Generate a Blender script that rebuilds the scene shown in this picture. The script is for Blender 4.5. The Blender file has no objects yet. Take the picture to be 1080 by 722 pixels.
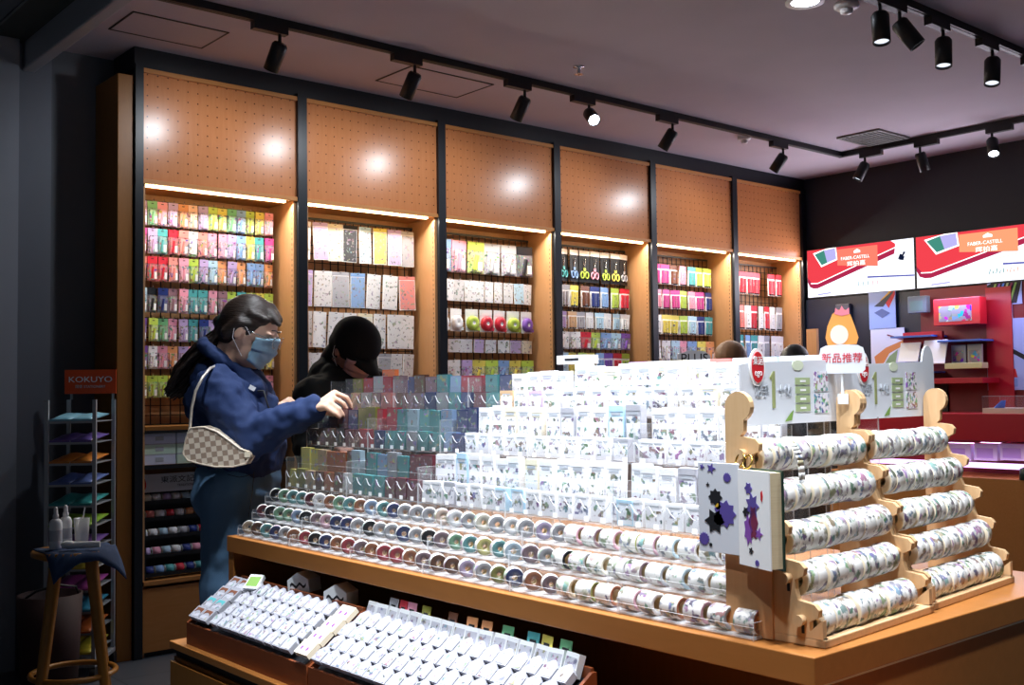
import bpy, math, random
from mathutils import Vector, Matrix, Quaternion
random.seed(7)
SC = bpy.context.scene
SC.view_settings.view_transform = 'Standard'; SC.view_settings.look = 'None'; SC.view_settings.gamma = 1; SC.view_settings.use_curve_mapping = False
SC.view_settings.exposure = 0.0
SC.cycles.caustics_reflective = False; SC.cycles.caustics_refractive = False; SC.cycles.transparent_max_bounces = 40; SC.cycles.use_denoising = True
wd = bpy.data.worlds.new('world'); wd.use_nodes = True; SC.world = wd; wd.node_tree.nodes['Background'].inputs[0].default_value = (.5, .58, .7, 1); wd.node_tree.nodes['Background'].inputs[1].default_value = .09
COL = SC.collection
PI = math.pi

# ------------------------------------------------------------------ camera
F = 1140.0; CX, CY = 540.0, 361.0
YAW, PIT, ROL = math.radians(40.5177), math.radians(2.5592), math.radians(-0.7316)
CAM = Vector((0, 0, 1.25))
fw = Vector((math.sin(YAW)*math.cos(PIT), math.cos(YAW)*math.cos(PIT), math.sin(PIT)))
_rt = Vector((math.cos(YAW), -math.sin(YAW), 0)); _up = _rt.cross(fw)
rt = _rt*math.cos(ROL) + _up*math.sin(ROL)
up = -_rt*math.sin(ROL) + _up*math.cos(ROL)
cd = bpy.data.cameras.new('camera'); cam = bpy.data.objects.new('camera', cd); COL.objects.link(cam)
cd.sensor_width = 36.0; cd.lens = F/1080*36; cd.clip_start = .05
m = Matrix((rt, up, -fw)).transposed().to_4x4(); m.translation = CAM
cam.matrix_world = m; SC.camera = cam

def ray(x, y): return fw + rt*((x-CX)/F) - up*((y-CY)/F)
def at_x(x, y, X): d = ray(x, y); return CAM + d*(X/d.x)
def at_y(x, y, Y): d = ray(x, y); return CAM + d*(Y/d.y)
def at_z(x, y, Z): d = ray(x, y); return CAM + d*((Z-CAM.z)/d.z)
def at_w(x, y, w): return CAM + ray(x, y)*w

# ------------------------------------------------------------------ colour and materials
def lin(c):
    if isinstance(c, str):
        c = tuple(int(c[i:i+2], 16)/255 for i in (0, 2, 4))
    return tuple((v/12.92 if v <= .04045 else ((v+.055)/1.055)**2.4) for v in c[:3])

class NT:
    def __init__(s, name):
        s.m = bpy.data.materials.new(name); s.m.use_nodes = True
        s.t = s.m.node_tree; s.t.nodes.clear()
        s.out = s.t.nodes.new('ShaderNodeOutputMaterial')
    def n(s, typ, **kw):
        nd = s.t.nodes.new(typ)
        for k, v in kw.items():
            if k in nd.inputs: nd.inputs[k].default_value = v
            else: setattr(nd, k, v)
        return nd
    def l(s, a, b): s.t.links.new(a, b)
    def math(s, op, a, b=None, c=None):
        nd = s.t.nodes.new('ShaderNodeMath'); nd.operation = op
        for i, v in enumerate((a, b, c)):
            if v is None: continue
            if isinstance(v, (int, float)): nd.inputs[i].default_value = v
            else: s.l(v, nd.inputs[i])
        return nd.outputs[0]
    def mix(s, fac, a, b):
        nd = s.t.nodes.new('ShaderNodeMix'); nd.data_type = 'RGBA'
        for sock, v in ((nd.inputs[0], fac), (nd.inputs[6], a), (nd.inputs[7], b)):
            if isinstance(v, (int, float)): sock.default_value = v
            elif isinstance(v, tuple): sock.default_value = (*v[:3], 1)
            else: s.l(v, sock)
        return nd.outputs[2]
    def bsdf(s, color=None, rough=.5, metal=0, spec=.5, coat=0, emis=None, estr=0, bump=None, bumpd=.01, sub=0):
        b = s.n('ShaderNodeBsdfPrincipled')
        if color is not None:
            if isinstance(color, tuple): b.inputs['Base Color'].default_value = (*color[:3], 1)
            else: s.l(color, b.inputs['Base Color'])
        if isinstance(rough, (int, float)): b.inputs['Roughness'].default_value = rough
        else: s.l(rough, b.inputs['Roughness'])
        b.inputs['Metallic'].default_value = metal
        b.inputs['Specular IOR Level'].default_value = spec
        b.inputs['Coat Weight'].default_value = coat
        if sub: b.inputs['Subsurface Weight'].default_value = sub
        if emis is not None:
            b.inputs['Emission Color'].default_value = (*emis, 1); b.inputs['Emission Strength'].default_value = estr
        if bump is not None:
            bp = s.n('ShaderNodeBump'); bp.inputs['Distance'].default_value = bumpd; bp.inputs['Strength'].default_value = .6
            s.l(bump, bp.inputs['Height']); s.l(bp.outputs[0], b.inputs['Normal'])
        s.l(b.outputs[0], s.out.inputs[0]); return b

def plain(name, c, rough=.5, **kw):
    t = NT(name); t.bsdf(lin(c), rough, **kw); return t.m
def emit(name, c, s):
    t = NT(name); e = t.n('ShaderNodeEmission'); e.inputs[0].default_value = (*lin(c), 1); e.inputs[1].default_value = s
    t.l(e.outputs[0], t.out.inputs[0]); return t.m

def wood(name, c1, c2, rough=.4, scale=(2, 18, 18), coat=0):
    t = NT(name); tc = t.n('ShaderNodeTexCoord'); mp = t.n('ShaderNodeMapping'); mp.inputs['Scale'].default_value = scale
    t.l(tc.outputs['Object'], mp.inputs[0])
    nz = t.n('ShaderNodeTexNoise'); nz.inputs['Scale'].default_value = 4; nz.inputs['Detail'].default_value = 5; nz.inputs['Distortion'].default_value = .6
    t.l(mp.outputs[0], nz.inputs['Vector'])
    c = t.mix(nz.outputs[0], lin(c1), lin(c2)); t.bsdf(c, rough, coat=coat); return t.m

def pegboard(name, c1, c2):
    t = NT(name); tc = t.n('ShaderNodeTexCoord'); sp = t.n('ShaderNodeSeparateXYZ'); t.l(tc.outputs['Object'], sp.inputs[0])
    def cell(o, off):
        return t.math('ABSOLUTE', t.math('SUBTRACT', t.math('FRACT', t.math('ADD', t.math('MULTIPLY', o, 1/.052), off)), .5))
    dx, dz = cell(sp.outputs[0], 0), cell(sp.outputs[2], .3)
    r = t.math('SQRT', t.math('ADD', t.math('MULTIPLY', dx, dx), t.math('MULTIPLY', dz, dz)))
    hole = t.math('LESS_THAN', r, .07)
    nz = t.n('ShaderNodeTexNoise'); mp = t.n('ShaderNodeMapping'); mp.inputs['Scale'].default_value = (14, 14, 1.5)
    t.l(tc.outputs['Object'], mp.inputs[0]); t.l(mp.outputs[0], nz.inputs['Vector']); nz.inputs['Scale'].default_value = 5
    base = t.mix(nz.outputs[0], lin(c1), lin(c2))
    col = t.mix(hole, base, lin('3a1c0c'))
    t.bsdf(col, .27, spec=.42); return t.m

def objcol(name, rough=.45, **kw):
    t = NT(name); oi = t.n('ShaderNodeObjectInfo'); t.bsdf(oi.outputs['Color'], rough, **kw); return t.m

def printed(name, base='f4f2ee', scale=40, dens=.56, sat=.5, objmix=.0, rough=.4, dark=.35, bands=0):
    """a printed paper: base colour with blots whose colours come from cells; varies from object to object"""
    t = NT(name); tc = t.n('ShaderNodeTexCoord'); oi = t.n('ShaderNodeObjectInfo')
    ad = t.n('ShaderNodeVectorMath'); ad.operation = 'ADD'
    cmb = t.n('ShaderNodeCombineXYZ'); rr = t.math('MULTIPLY', oi.outputs['Random'], 37.0)
    for i in range(3): t.l(rr, cmb.inputs[i])
    t.l(tc.outputs['Object'], ad.inputs[0]); t.l(cmb.outputs[0], ad.inputs[1])
    nz = t.n('ShaderNodeTexNoise'); nz.inputs['Scale'].default_value = scale; nz.inputs['Detail'].default_value = 3
    t.l(ad.outputs[0], nz.inputs['Vector'])
    mask = t.math('MULTIPLY', t.math('SUBTRACT', nz.outputs[0], dens), 14.0)
    if bands:
        sp = t.n('ShaderNodeSeparateXYZ'); t.l(tc.outputs['Object'], sp.inputs[0])
        mask = t.math('MULTIPLY', mask, t.math('GREATER_THAN', t.math('FRACT', t.math('MULTIPLY', sp.outputs[2], bands)), .32))
    mk = t.n('ShaderNodeClamp'); t.l(mask, mk.inputs[0])
    vo = t.n('ShaderNodeTexVoronoi'); vo.inputs['Scale'].default_value = scale*.9; t.l(ad.outputs[0], vo.inputs['Vector'])
    hs = t.n('ShaderNodeHueSaturation'); hs.inputs['Saturation'].default_value = sat; hs.inputs['Value'].default_value = dark
    t.l(vo.outputs['Color'], hs.inputs['Color'])
    b = t.mix(objmix, lin(base), oi.outputs['Color']) if objmix else lin(base)
    c = t.mix(mk.outputs[0], b, hs.outputs[0])
    t.bsdf(c, rough); return t.m

def clear(name, tint='ffffff', gloss=.16, white=.05, ior=1.45):
    t = NT(name); tr = t.n('ShaderNodeBsdfTransparent'); tr.inputs[0].default_value = (*lin(tint), 1)
    gl = t.n('ShaderNodeBsdfGlossy'); gl.inputs['Roughness'].default_value = .06
    lw = t.n('ShaderNodeLayerWeight'); lw.inputs[0].default_value = .5
    fr = t.math('ADD', t.math('MULTIPLY', t.math('POWER', lw.outputs['Facing'], 5.0), .6), .03)
    m1 = t.n('ShaderNodeMixShader'); t.l(fr, m1.inputs[0]); t.l(tr.outputs[0], m1.inputs[1]); t.l(gl.outputs[0], m1.inputs[2])
    df = t.n('ShaderNodeBsdfDiffuse'); df.inputs[0].default_value = (.9, .92, .95, 1)
    m2 = t.n('ShaderNodeMixShader'); m2.inputs[0].default_value = white; t.l(m1.outputs[0], m2.inputs[1]); t.l(df.outputs[0], m2.inputs[2])
    t.l(m2.outputs[0], t.out.inputs[0]); return t.m

def wallpaint(name, c, rough=.7, scale=3):
    t = NT(name); tc = t.n('ShaderNodeTexCoord'); nz = t.n('ShaderNodeTexNoise'); nz.inputs['Scale'].default_value = scale; nz.inputs['Detail'].default_value = 4
    t.l(tc.outputs['Object'], nz.inputs['Vector']); a = lin(c); b = tuple(v*.86 for v in a)
    t.bsdf(t.mix(nz.outputs[0], a, b), rough, bump=nz.outputs[0], bumpd=.002); return t.m

def fabric(name, c1, c2, scale=9, rough=.85, fine=500):
    t = NT(name); tc = t.n('ShaderNodeTexCoord'); nz = t.n('ShaderNodeTexNoise'); nz.inputs['Scale'].default_value = scale; nz.inputs['Detail'].default_value = 3
    t.l(tc.outputs['Object'], nz.inputs['Vector']); n2 = t.n('ShaderNodeTexNoise'); n2.inputs['Scale'].default_value = fine
    t.l(tc.outputs['Object'], n2.inputs['Vector'])
    t.bsdf(t.mix(nz.outputs[0], lin(c1), lin(c2)), rough, bump=n2.outputs[0], bumpd=.0015); return t.m

def hairmat(name, c1, c2):
    t = NT(name); tc = t.n('ShaderNodeTexCoord'); mp = t.n('ShaderNodeMapping'); mp.inputs['Scale'].default_value = (14, 14, 150); mp.inputs['Rotation'].default_value = (.25, .3, 0)
    t.l(tc.outputs['Object'], mp.inputs[0]); nz = t.n('ShaderNodeTexNoise'); nz.inputs['Scale'].default_value = 2.2; nz.inputs['Detail'].default_value = 4; nz.inputs['Distortion'].default_value = .8
    t.l(mp.outputs[0], nz.inputs['Vector']); t.bsdf(t.mix(nz.outputs[0], lin(c1), lin(c2)), .42, bump=nz.outputs[0], bumpd=.006); return t.m
def floor_mat():
    t = NT('dark floor tile'); tc = t.n('ShaderNodeTexCoord'); br = t.n('ShaderNodeTexBrick')
    br.offset = 0; br.inputs['Scale'].default_value = 1; br.inputs['Brick Width'].default_value = .6; br.inputs['Row Height'].default_value = .6
    br.inputs['Mortar Size'].default_value = .003
    br.inputs['Color1'].default_value = (*lin('50555f'), 1); br.inputs['Color2'].default_value = (*lin('4a4f58'), 1); br.inputs['Mortar'].default_value = (*lin('25282e'), 1)
    t.l(tc.outputs['Object'], br.inputs['Vector']); t.bsdf(br.outputs[0], .32); return t.m

M = {}
M['floor'] = floor_mat()
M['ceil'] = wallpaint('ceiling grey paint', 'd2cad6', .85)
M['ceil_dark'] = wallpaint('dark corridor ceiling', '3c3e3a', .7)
M['beam'] = wallpaint('beam paint', 'b4b5ba', .6)
M['wall'] = wallpaint('charcoal wall paint', '62676f', .7)
M['wall_l'] = wallpaint('grey column paint', '9297a2', .6)
M['wall_r'] = wallpaint('dark wall paint', '2c3038', .7)
M['soffit'] = plain('dark blue soffit', '10151d', .5)
M['black'] = plain('black powder coat', '0d0f13', .45)
M['post'] = plain('navy black post', '0d141d', .4)
M['wood'] = wood('warm beech', 'c98a4e', 'b87838', .42, (3, 20, 20))
M['woodz'] = wood('warm beech upright', 'cf9e70', 'c08c5c', .42, (20, 20, 2.5))
M['wooddk'] = wood('shelf oak', '9a6426', '875519', .45, (20, 20, 3))
M['counter'] = wood('counter beech', 'ae7038', '9a602a', .4, (12, 2, 12))
M['pine'] = wood('pale pine', 'e3bf93', 'd3a877', .5, (30, 30, 3))
M['pine2'] = wood('tan pine board', 'e2ab78', 'd69c68', .5, (30, 30, 3))
M['stool'] = wood('oak stool', 'a8701c', '8f5a12', .4, (20, 20, 3))
M['redwood'] = wood('reddish tray wood', '8f4a26', '74371a', .45, (12, 3, 12))
M['peg'] = pegboard('beech pegboard', 'cd8654', 'bd7646')
M['led'] = emit('warm led strip', 'ffdca0', 14)
M['lamp'] = emit('lamp lens', 'eaf2ff', 30)
M['lampdim'] = emit('lamp lens averted', 'eaf2ff', 1.2)
M['white'] = plain('white plastic', 'eceef0', .4)
M['metal'] = plain('white metal', 'aab0b6', .35, metal=.3)
M['chrome'] = plain('chrome', 'cfd3d6', .2, metal=1)
M['gold'] = plain('gold ring', 'd7ae55', .25, metal=1)
M['clear'] = clear('clear acrylic', white=.018)
M['clearw'] = clear('frosted acrylic edge', white=.34, gloss=.2)
M['clearbag'] = clear('clear bag', white=.12)
M['oc'] = objcol('card of its own colour', .4)
M['ocm'] = objcol('matt paper of its own colour', .7)
M['pack'] = printed('printed pack', 'd0d0d6', 70, .52, .9, .7, .35, .5)
M['packd'] = printed('vivid printed pack', 'ffffff', 75, .56, .6, .92, .35, .45)
M['packs'] = printed('sticker sheet colours', 'e0e0e6', 60, .56, .45, .9, .35, .55)
M['sheet'] = printed('sticker sheet print', 'f3f2f6', 70, .57, .35, .3, .45, .45)
M['washi'] = printed('washi tape print', 'e6e3df', 60, .50, .5, .10, .5, .40)
M['card'] = printed('white sticker card print', 'e9e9f0', 74, .50, .6, .12, .4, .34, bands=28)
M['stampbox'] = printed('white stamp box print', 'c2c2cc', 80, .53, .5, .0, .45, .42)
M['cream'] = plain('cream paper', 'efe2c8', .6)
M['core'] = plain('paper core', 'd8c7a6', .7)
M['tag'] = plain('white price tag', 'ffffff', .5)
M['skin'] = plain('skin', 'ecbfa4', .5, sub=.0)
M['skind'] = plain('skin fair', 'cf9c8a', .5)
M['hair'] = hairmat('dark brown hair', '0c0807', '3f2e25')
M['hairb'] = fabric('black hair', '0a0a0c', '151417', 60, .45, 300)
M['hairbr'] = fabric('brown hair', '7a583c', '96704c', 60, .5, 300)
M['navy'] = fabric('navy hoodie cloth', '112750', '183264', 7)
M['jean'] = fabric('blue denim', '48698a', '5a7fa0', 12)
M['blackcloth'] = fabric('black cloth', '0c0f10', '15191a', 8)
M['blackcap'] = fabric('black cap cloth', '06090d', '0b0f14', 8)
M['greycloth'] = fabric('grey blue cloth', '5a6f88', '48586c', 8)
M['mask'] = plain('pale blue mask', '9cc4dc', .7)
M['pinkmask'] = plain('dusty pink mask', 'dcb6ba', .7)
M['bluecloth'] = fabric('blue towel', '1d3f6a', '18345a', 20)
M['redp'] = plain('red painted panel', 'b01a2c', .35)
M['redd'] = plain('deep red panel', '7a1620', .4)
M['redl'] = plain('red tin', 'c5202e', .3)
M['navyp'] = plain('navy panel', '101c30', .4)
M['bluep'] = plain('blue ledge', '4d7be0', .4)
M['red'] = plain('signal red', 'd11f2a', .5)
M['orange'] = plain('orange sign', 'd0450f', .45)
M['greenp'] = plain('pale green label', 'a9b98a', .6)
M['olive'] = plain('olive green print', '9aa06a', .6)
M['leafg'] = plain('leaf green print', '7fa650', .6)
M['greyprint'] = plain('grey lettering', 'b9bec6', .6)
M['greyd'] = plain('dark lettering', '25282f', .6)
M['redtext'] = plain('red lettering', 'cf2a3c', .6)
M['purple'] = plain('purple print', '5a4a9a', .6)
M['violet'] = plain('violet print', '8a4fb0', .6)
M['maroon'] = plain('maroon print', '7a2448', .6)
M['ink'] = plain('black print', '15161c', .6)
M['yellow'] = plain('yellow print', 'e2b43a', .5)
M['signface'] = plain('pale grey sign face', 'dfe2ea', .5)
M['pages'] = wood('page edges', 'efe0bd', 'd9c49a', .7, (4, 4, 120))
M['dgreen'] = plain('dark green cover', '1d3a30', .5)
M['orangehair'] = plain('orange print', 'f0a050', .5)
M['pinkbow'] = plain('pink print', 'e88090', .5)
M['peach'] = plain('peach print', 'fbe3d2', .5)
M['boxwhite'] = plain('white board', 'a9a9b2', .55)
M['carton'] = plain('carton', 'd9a868', .6)
M['vent'] = plain('vent grey', '6a6a64', .5)
M['darkred'] = plain('dark red bin', '2a0909', .7)

# ------------------------------------------------------------------ mesh builder
class MB:
    def __init__(s): s.v = []; s.f = []; s.mi = []; s.sm = []
    def add(s, vs, fs, mi=0, smooth=False):
        b = len(s.v); s.v += [tuple(v) for v in vs]
        for k, f in enumerate(fs):
            s.f.append([b+i for i in f]); s.mi.append(mi[k] if isinstance(mi, (list, tuple)) else mi); s.sm.append(smooth)
        return s
    def box(s, x0, x1, y0, y1, z0, z1, mi=0, M4=None):
        vs = [Vector((x, y, z)) for x in (x0, x1) for y in (y0, y1) for z in (z0, z1)]
        if M4 is not None: vs = [M4 @ v for v in vs]
        return s.add(vs, [(0, 1, 3, 2), (4, 6, 7, 5), (0, 4, 5, 1), (2, 3, 7, 6), (0, 2, 6, 4), (1, 5, 7, 3)], mi)
    def sheet(s, x0, x1, y0, y1, z0, z1, mi=0, me=1):
        """a thin sheet: the two broad faces take mi, the edges me"""
        d = (x1-x0, y1-y0, z1-z0); k = d.index(min(d))
        order = [0, 0, 1, 1, 2, 2]
        return s.box(x0, x1, y0, y1, z0, z1, [mi if o == k else me for o in order])
    def cyl(s, p0, p1, r0, r1=None, n=16, mi=0, caps=True, capmi=None, smooth=True):
        r1 = r0 if r1 is None else r1; p0 = Vector(p0); p1 = Vector(p1); d = (p1-p0).normalized()
        a = d.orthogonal().normalized(); b = d.cross(a)
        vs = []
        for p, r in ((p0, r0), (p1, r1)):
            for i in range(n):
                t = 2*PI*i/n; vs.append(p + a*math.cos(t)*r + b*math.sin(t)*r)
        s.add(vs, [(i, (i+1) % n, n+(i+1) % n, n+i) for i in range(n)], mi, smooth)
        if caps:
            c = mi if capmi is None else capmi
            s.add(vs[:n], [tuple(reversed(range(n)))], c); s.add(vs[n:], [tuple(range(n))], c)
        return s
    def lathe(s, prof, n=20, mi=0, M4=None, mis=None, smooth=True):
        """profile of (r, z) turned around z"""
        vs = []
        for r, z in prof:
            for i in range(n):
                t = 2*PI*i/n; v = Vector((r*math.cos(t), r*math.sin(t), z)); vs.append(M4 @ v if M4 is not None else v)
        b = len(s.v); s.v += [tuple(v) for v in vs]
        for k in range(len(prof)-1):
            for i in range(n):
                s.f.append([b+k*n+i, b+k*n+(i+1) % n, b+(k+1)*n+(i+1) % n, b+(k+1)*n+i]); s.mi.append(mis[k] if mis else mi); s.sm.append(smooth)
        return s
    def prism(s, pts, depth, M4=None, mi=0, mside=None):
        """2-D outline in (x, z), extruded along +y by depth"""
        n = len(pts); a = [Vector((p[0], 0, p[1])) for p in pts]; b = [Vector((p[0], depth, p[1])) for p in pts]
        vs = a+b
        if M4 is not None: vs = [M4 @ v for v in vs]
        s.add(vs, [tuple(range(n)), tuple(reversed(range(n, 2*n)))], mi)
        s.add(vs, [(i, i+n, (i+1) % n+n, (i+1) % n) for i in range(n)], mi if mside is None else mside)
        return s
    def tube(s, pts, r, n=8, mi=0, closed=False):
        pts = [Vector(p) for p in pts]; N = len(pts); rings = []
        prev = None
        for i, p in enumerate(pts):
            d = ((pts[(i+1) % N] if closed or i < N-1 else p) - (pts[i-1] if closed or i > 0 else p)).normalized()
            a = d.orthogonal().normalized() if prev is None else (prev - d*prev.dot(d)).normalized()
            prev = a; b = d.cross(a); rr = r[i] if isinstance(r, (list, tuple)) else r
            rings.append([p + a*math.cos(2*PI*k/n)*rr + b*math.sin(2*PI*k/n)*rr for k in range(n)])
        vs = [v for g in rings for v in g]; fs = []
        for i in range(N if closed else N-1):
            j = (i+1) % N
            for k in range(n): fs.append((i*n+k, i*n+(k+1) % n, j*n+(k+1) % n, j*n+k))
        s.add(vs, fs, mi, True)
        if not closed: s.add(rings[0], [tuple(reversed(range(n)))], mi); s.add(rings[-1], [tuple(range(n))], mi)
        return s
    def ell(s, c, rx, ry=None, rz=None, ax=None, n=14, k=10, mi=0):
        ry = rx if ry is None else ry; rz = rx if rz is None else rz; c = Vector(c)
        ax = ax or (Vector((1, 0, 0)), Vector((0, 1, 0)), Vector((0, 0, 1)))
        vs = []; fs = []
        for j in range(1, k):
            ph = PI*j/k
            for i in range(n):
                t = 2*PI*i/n
                vs.append(c + ax[0]*rx*math.sin(ph)*math.cos(t) + ax[1]*ry*math.sin(ph)*math.sin(t) + ax[2]*rz*math.cos(ph))
        T = len(vs); vs += [c+ax[2]*rz, c-ax[2]*rz]
        for j in range(k-2):
            for i in range(n): fs.append((j*n+i, (j+1)*n+i, (j+1)*n+(i+1) % n, j*n+(i+1) % n))
        for i in range(n):
            fs.append((T, i, (i+1) % n)); fs.append((T+1, (k-2)*n+(i+1) % n, (k-2)*n+i))
        return s.add(vs, fs, mi, True)
    def cap(s, p0, p1, r0, r1, mi=0):
        """tapered limb with round ends"""
        p0 = Vector(p0); p1 = Vector(p1)
        s.cyl(p0, p1, r0, r1, 14, mi); s.ell(p0, r0, n=12, k=8, mi=mi); s.ell(p1, r1, n=12, k=8, mi=mi); return s
    def mesh(s, name, mats):
        me = bpy.data.meshes.new(name); me.from_pydata(s.v, [], s.f)
        for mt in (mats if isinstance(mats, (list, tuple)) else [mats]): me.materials.append(mt)
        me.polygons.foreach_set('material_index', s.mi); me.polygons.foreach_set('use_smooth', s.sm); me.update()
        return me
    def build(s, name, mats, parent=None, loc=None, color=None):
        return link(name, s.mesh(name, mats), parent, loc, color=color)

def link(name, data, parent=None, loc=None, rot=None, color=None):
    o = bpy.data.objects.new(name, data); COL.objects.link(o)
    if parent: o.parent = parent
    if loc is not None: o.location = loc
    if rot is not None: o.rotation_euler = rot
    if color is not None: o.color = (*lin(color), 1)
    return o
def tag(o, label, cat, group=None):
    o['label'] = label; o['category'] = cat
    if group: o['group'] = group
    return o
def thing(name, label, cat, loc=(0, 0, 0), rz=0, group=None):
    o = link(name, None, None, loc, (0, 0, rz)); o.empty_display_size = .05
    return tag(o, label, cat, group)
def struct(o): o['kind'] = 'structure'; return o
def bevel(o, w=.004, seg=2):
    md = o.modifiers.new('bevel', 'BEVEL'); md.width = w; md.segments = seg; md.limit_method = 'ANGLE'; return o
def copy_tree(o, parent=None):
    c = o.copy(); COL.objects.link(c)
    if parent: c.parent = parent
    for ch in list(o.children): copy_tree(ch, c)
    return c
def paint(o, c):
    o.color = (*lin(c), 1)
    for ch in o.children: paint(ch, c)
def text(s, name, size, mat, parent, M4, align='CENTER', extrude=.0006, sx=1.0):
    cu = bpy.data.curves.new(name, 'FONT'); cu.body = s; cu.size = size; cu.align_x = align; cu.align_y = 'CENTER'; cu.extrude = extrude; cu.resolution_u = 3
    cu.materials.append(mat); tmp = link(name+'_curve', cu)
    me = bpy.data.meshes.new_from_object(tmp.evaluated_get(bpy.context.evaluated_depsgraph_get()))
    bpy.data.objects.remove(tmp); bpy.data.curves.remove(cu)
    o = link(name, me, parent); o.matrix_local = M4 @ Matrix.Diagonal((sx, 1, 1, 1)); return o
def frame_m(origin, xdir, zdir):
    """matrix whose x runs along xdir, y along zdir (reading plane) and z out of the plane"""
    x = Vector(xdir).normalized(); y = Vector(zdir).normalized(); z = x.cross(y)
    m = Matrix((x, y, z)).transposed().to_4x4(); m.translation = Vector(origin); return m
ONES = 'first second third fourth fifth sixth seventh eighth ninth tenth eleventh twelfth thirteenth fourteenth fifteenth sixteenth seventeenth eighteenth nineteenth'.split()
def ordn(i):
    if i < 19: return ONES[i]
    t, u = divmod(i+1, 10); T = {2: 'twent', 3: 'thirt', 4: 'fort', 5: 'fift'}[t]
    return T+'ieth' if u == 0 else T+'y-'+ONES[u-1]

PAL = dict(white='f7f7fa', lilac='c9b0e0', green='7cc490', pink='f2a6be', orange='f0a670', yellow='efe06a', lime='c2dc5c', blue='8fb4e6',
           magenta='d8509c', teal='58b0b4', red='d83044', salmon='f09088', black='1a1c24', navy='2a3d86', purple='8a60c0', grey='b9b9c2',
           cream='f3e9cf', brown='7a4a34', rust='c86a3c', mauve='9a7480', tan='d8b48c', peach='f8cdb4', olive='a0a040', skyblue='bfe0f4', maroon='7c2436')
def C(n): return PAL[n]
def deep(n, f=.55, g=.18):
    c = [int(PAL[n][i:i+2], 16) for i in (0, 2, 4)]; m_ = sum(c)/3
    return ''.join('%02x' % max(0, min(255, int((v*(1-g)+m_*g)*f))) for v in c)

# ------------------------------------------------------------------ room shell
CZ = 2.95
struct(MB().box(-3, 7.7, -3, 6.2, -.05, 0).build('floor', M['floor']))
struct(MB().box(1.6, 7.7, -1.2, 5.6, CZ, CZ+.06).build('ceiling', M['ceil']))
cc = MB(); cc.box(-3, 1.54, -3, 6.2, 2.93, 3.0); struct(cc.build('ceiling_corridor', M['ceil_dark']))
for i, x0 in enumerate((1.28, .96)):
    s = MB(); s.box(x0, x0+.07, .5, 5.2, 2.905, 2.932); s.box(x0-.012, x0, .5, 5.2, 2.9, 2.932); s.box(x0+.07, x0+.082, .5, 5.2, 2.9, 2.932)
    struct(s.build('trim_%d' % (i+1), plain('corridor slot trim', '23262a' if i else '30363c', .4)))
s = MB(); s.box(1.54, 1.60, -1.2, 5.42, 2.80, 3.0); bevel(struct(s.build('beam', M['beam'])), .008)
struct(MB().box(1.5, 7.7, 5.42, 5.52, 0, CZ+.06).build('wall_back', M['wall']))
struct(MB().box(-3, 1.51, 5.30, 5.52, 0, 2.94).build('wall_left', M['wall_l']))
struct(MB().box(1.51, 1.675, 5.36, 5.44, 0, 2.94).build('trim_4', wallpaint('column side paint', '757a86', .65)))
struct(MB().box(7.56, 7.7, -1.2, 5.5, 0, CZ+.06).build('wall_right', M['wall_r']))
struct(MB().box(1.99, 7.56, 5.13, 5.40, 2.846, CZ).build('trim_3', M['soffit']))

# ceiling access panels, vent, detectors, sprinkler
def ceiling_slot(x0, x1, y0, y1, label):
    g = .008; s = MB(); z0, z1 = CZ-.004, CZ
    s.box(x0, x1, y0, y0+g, z0, z1, 1); s.box(x0, x1, y1-g, y1, z0, z1, 1); s.box(x0, x0+g, y0, y1, z0, z1, 1); s.box(x1-g, x1, y0, y1, z0, z1, 1)
    s.box(x0+g, x1-g, y0+g, y1-g, CZ-.002, CZ, 0)
    tag(s.build('access_panel', [M['ceil'], M['black']]), label, 'ceiling panel', 'ceiling access panels')
ceiling_slot(1.80, 2.26, 4.66, 4.96, 'square access panel outlined in the ceiling above the leftmost shelf bay')
ceiling_slot(3.23, 3.79, 4.56, 4.90, 'square access panel outlined in the ceiling above the second shelf bay')
s = MB(); s.box(6.45, 6.84, 3.79, 4.11, CZ-.012, CZ)
for k in range(9): s.box(6.47, 6.82, 3.815+k*.032, 3.823+k*.032, CZ-.018, CZ-.011)
tag(s.build('ceiling_vent', M['vent']), 'square grey air vent in the ceiling near the corner of the lamp track', 'vent')
def detector(x, y, label, r=.055):
    t = thing('smoke_detector', label, 'smoke detector', (x, y, CZ), 0, 'round ceiling detectors')
    MB().lathe([(0, 0), (r, 0), (r, -.018), (r*.8, -.026), (0, -.026)], 24).build('base', M['white'], t)
    MB().lathe([(r*.5, -.026), (r*.5, -.042), (r*.3, -.048), (0, -.048)], 20).build('sensor', M['white'], t)
detector(4.22, 2.62, 'round white smoke detector beside the bright downlight at the top edge')
detector(5.925, 4.483, 'small white detector on the ceiling above the fifth shelf bay', .045)
s = MB(); s.lathe([(0, 0), (.03, 0), (.03, -.006), (.01, -.008), (.01, -.04), (0, -.04)], 16)
for k in range(8): a = k*PI/4; s.box(-.004, .004, .004, .026, -.044, -.041, 0, Matrix.Rotation(a, 4, 'Z'))
tag(s.build('sprinkler_head', M['chrome'], None, (3.93, 4.03, CZ)), 'small metal sprinkler head in the middle of the ceiling', 'sprinkler')
t = thing('downlight', 'round bright recessed downlight at the top edge of the ceiling', 'ceiling light', (4.05, 2.72, CZ))
MB().lathe([(.06, 0), (.085, 0), (.085, -.008), (.06, -.006)], 28).build('trim_ring', M['white'], t)
MB().lathe([(0, -.004), (.06, -.004), (.06, -.001), (0, -.001)], 28).build('lens', M['lamp'], t)

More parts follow.
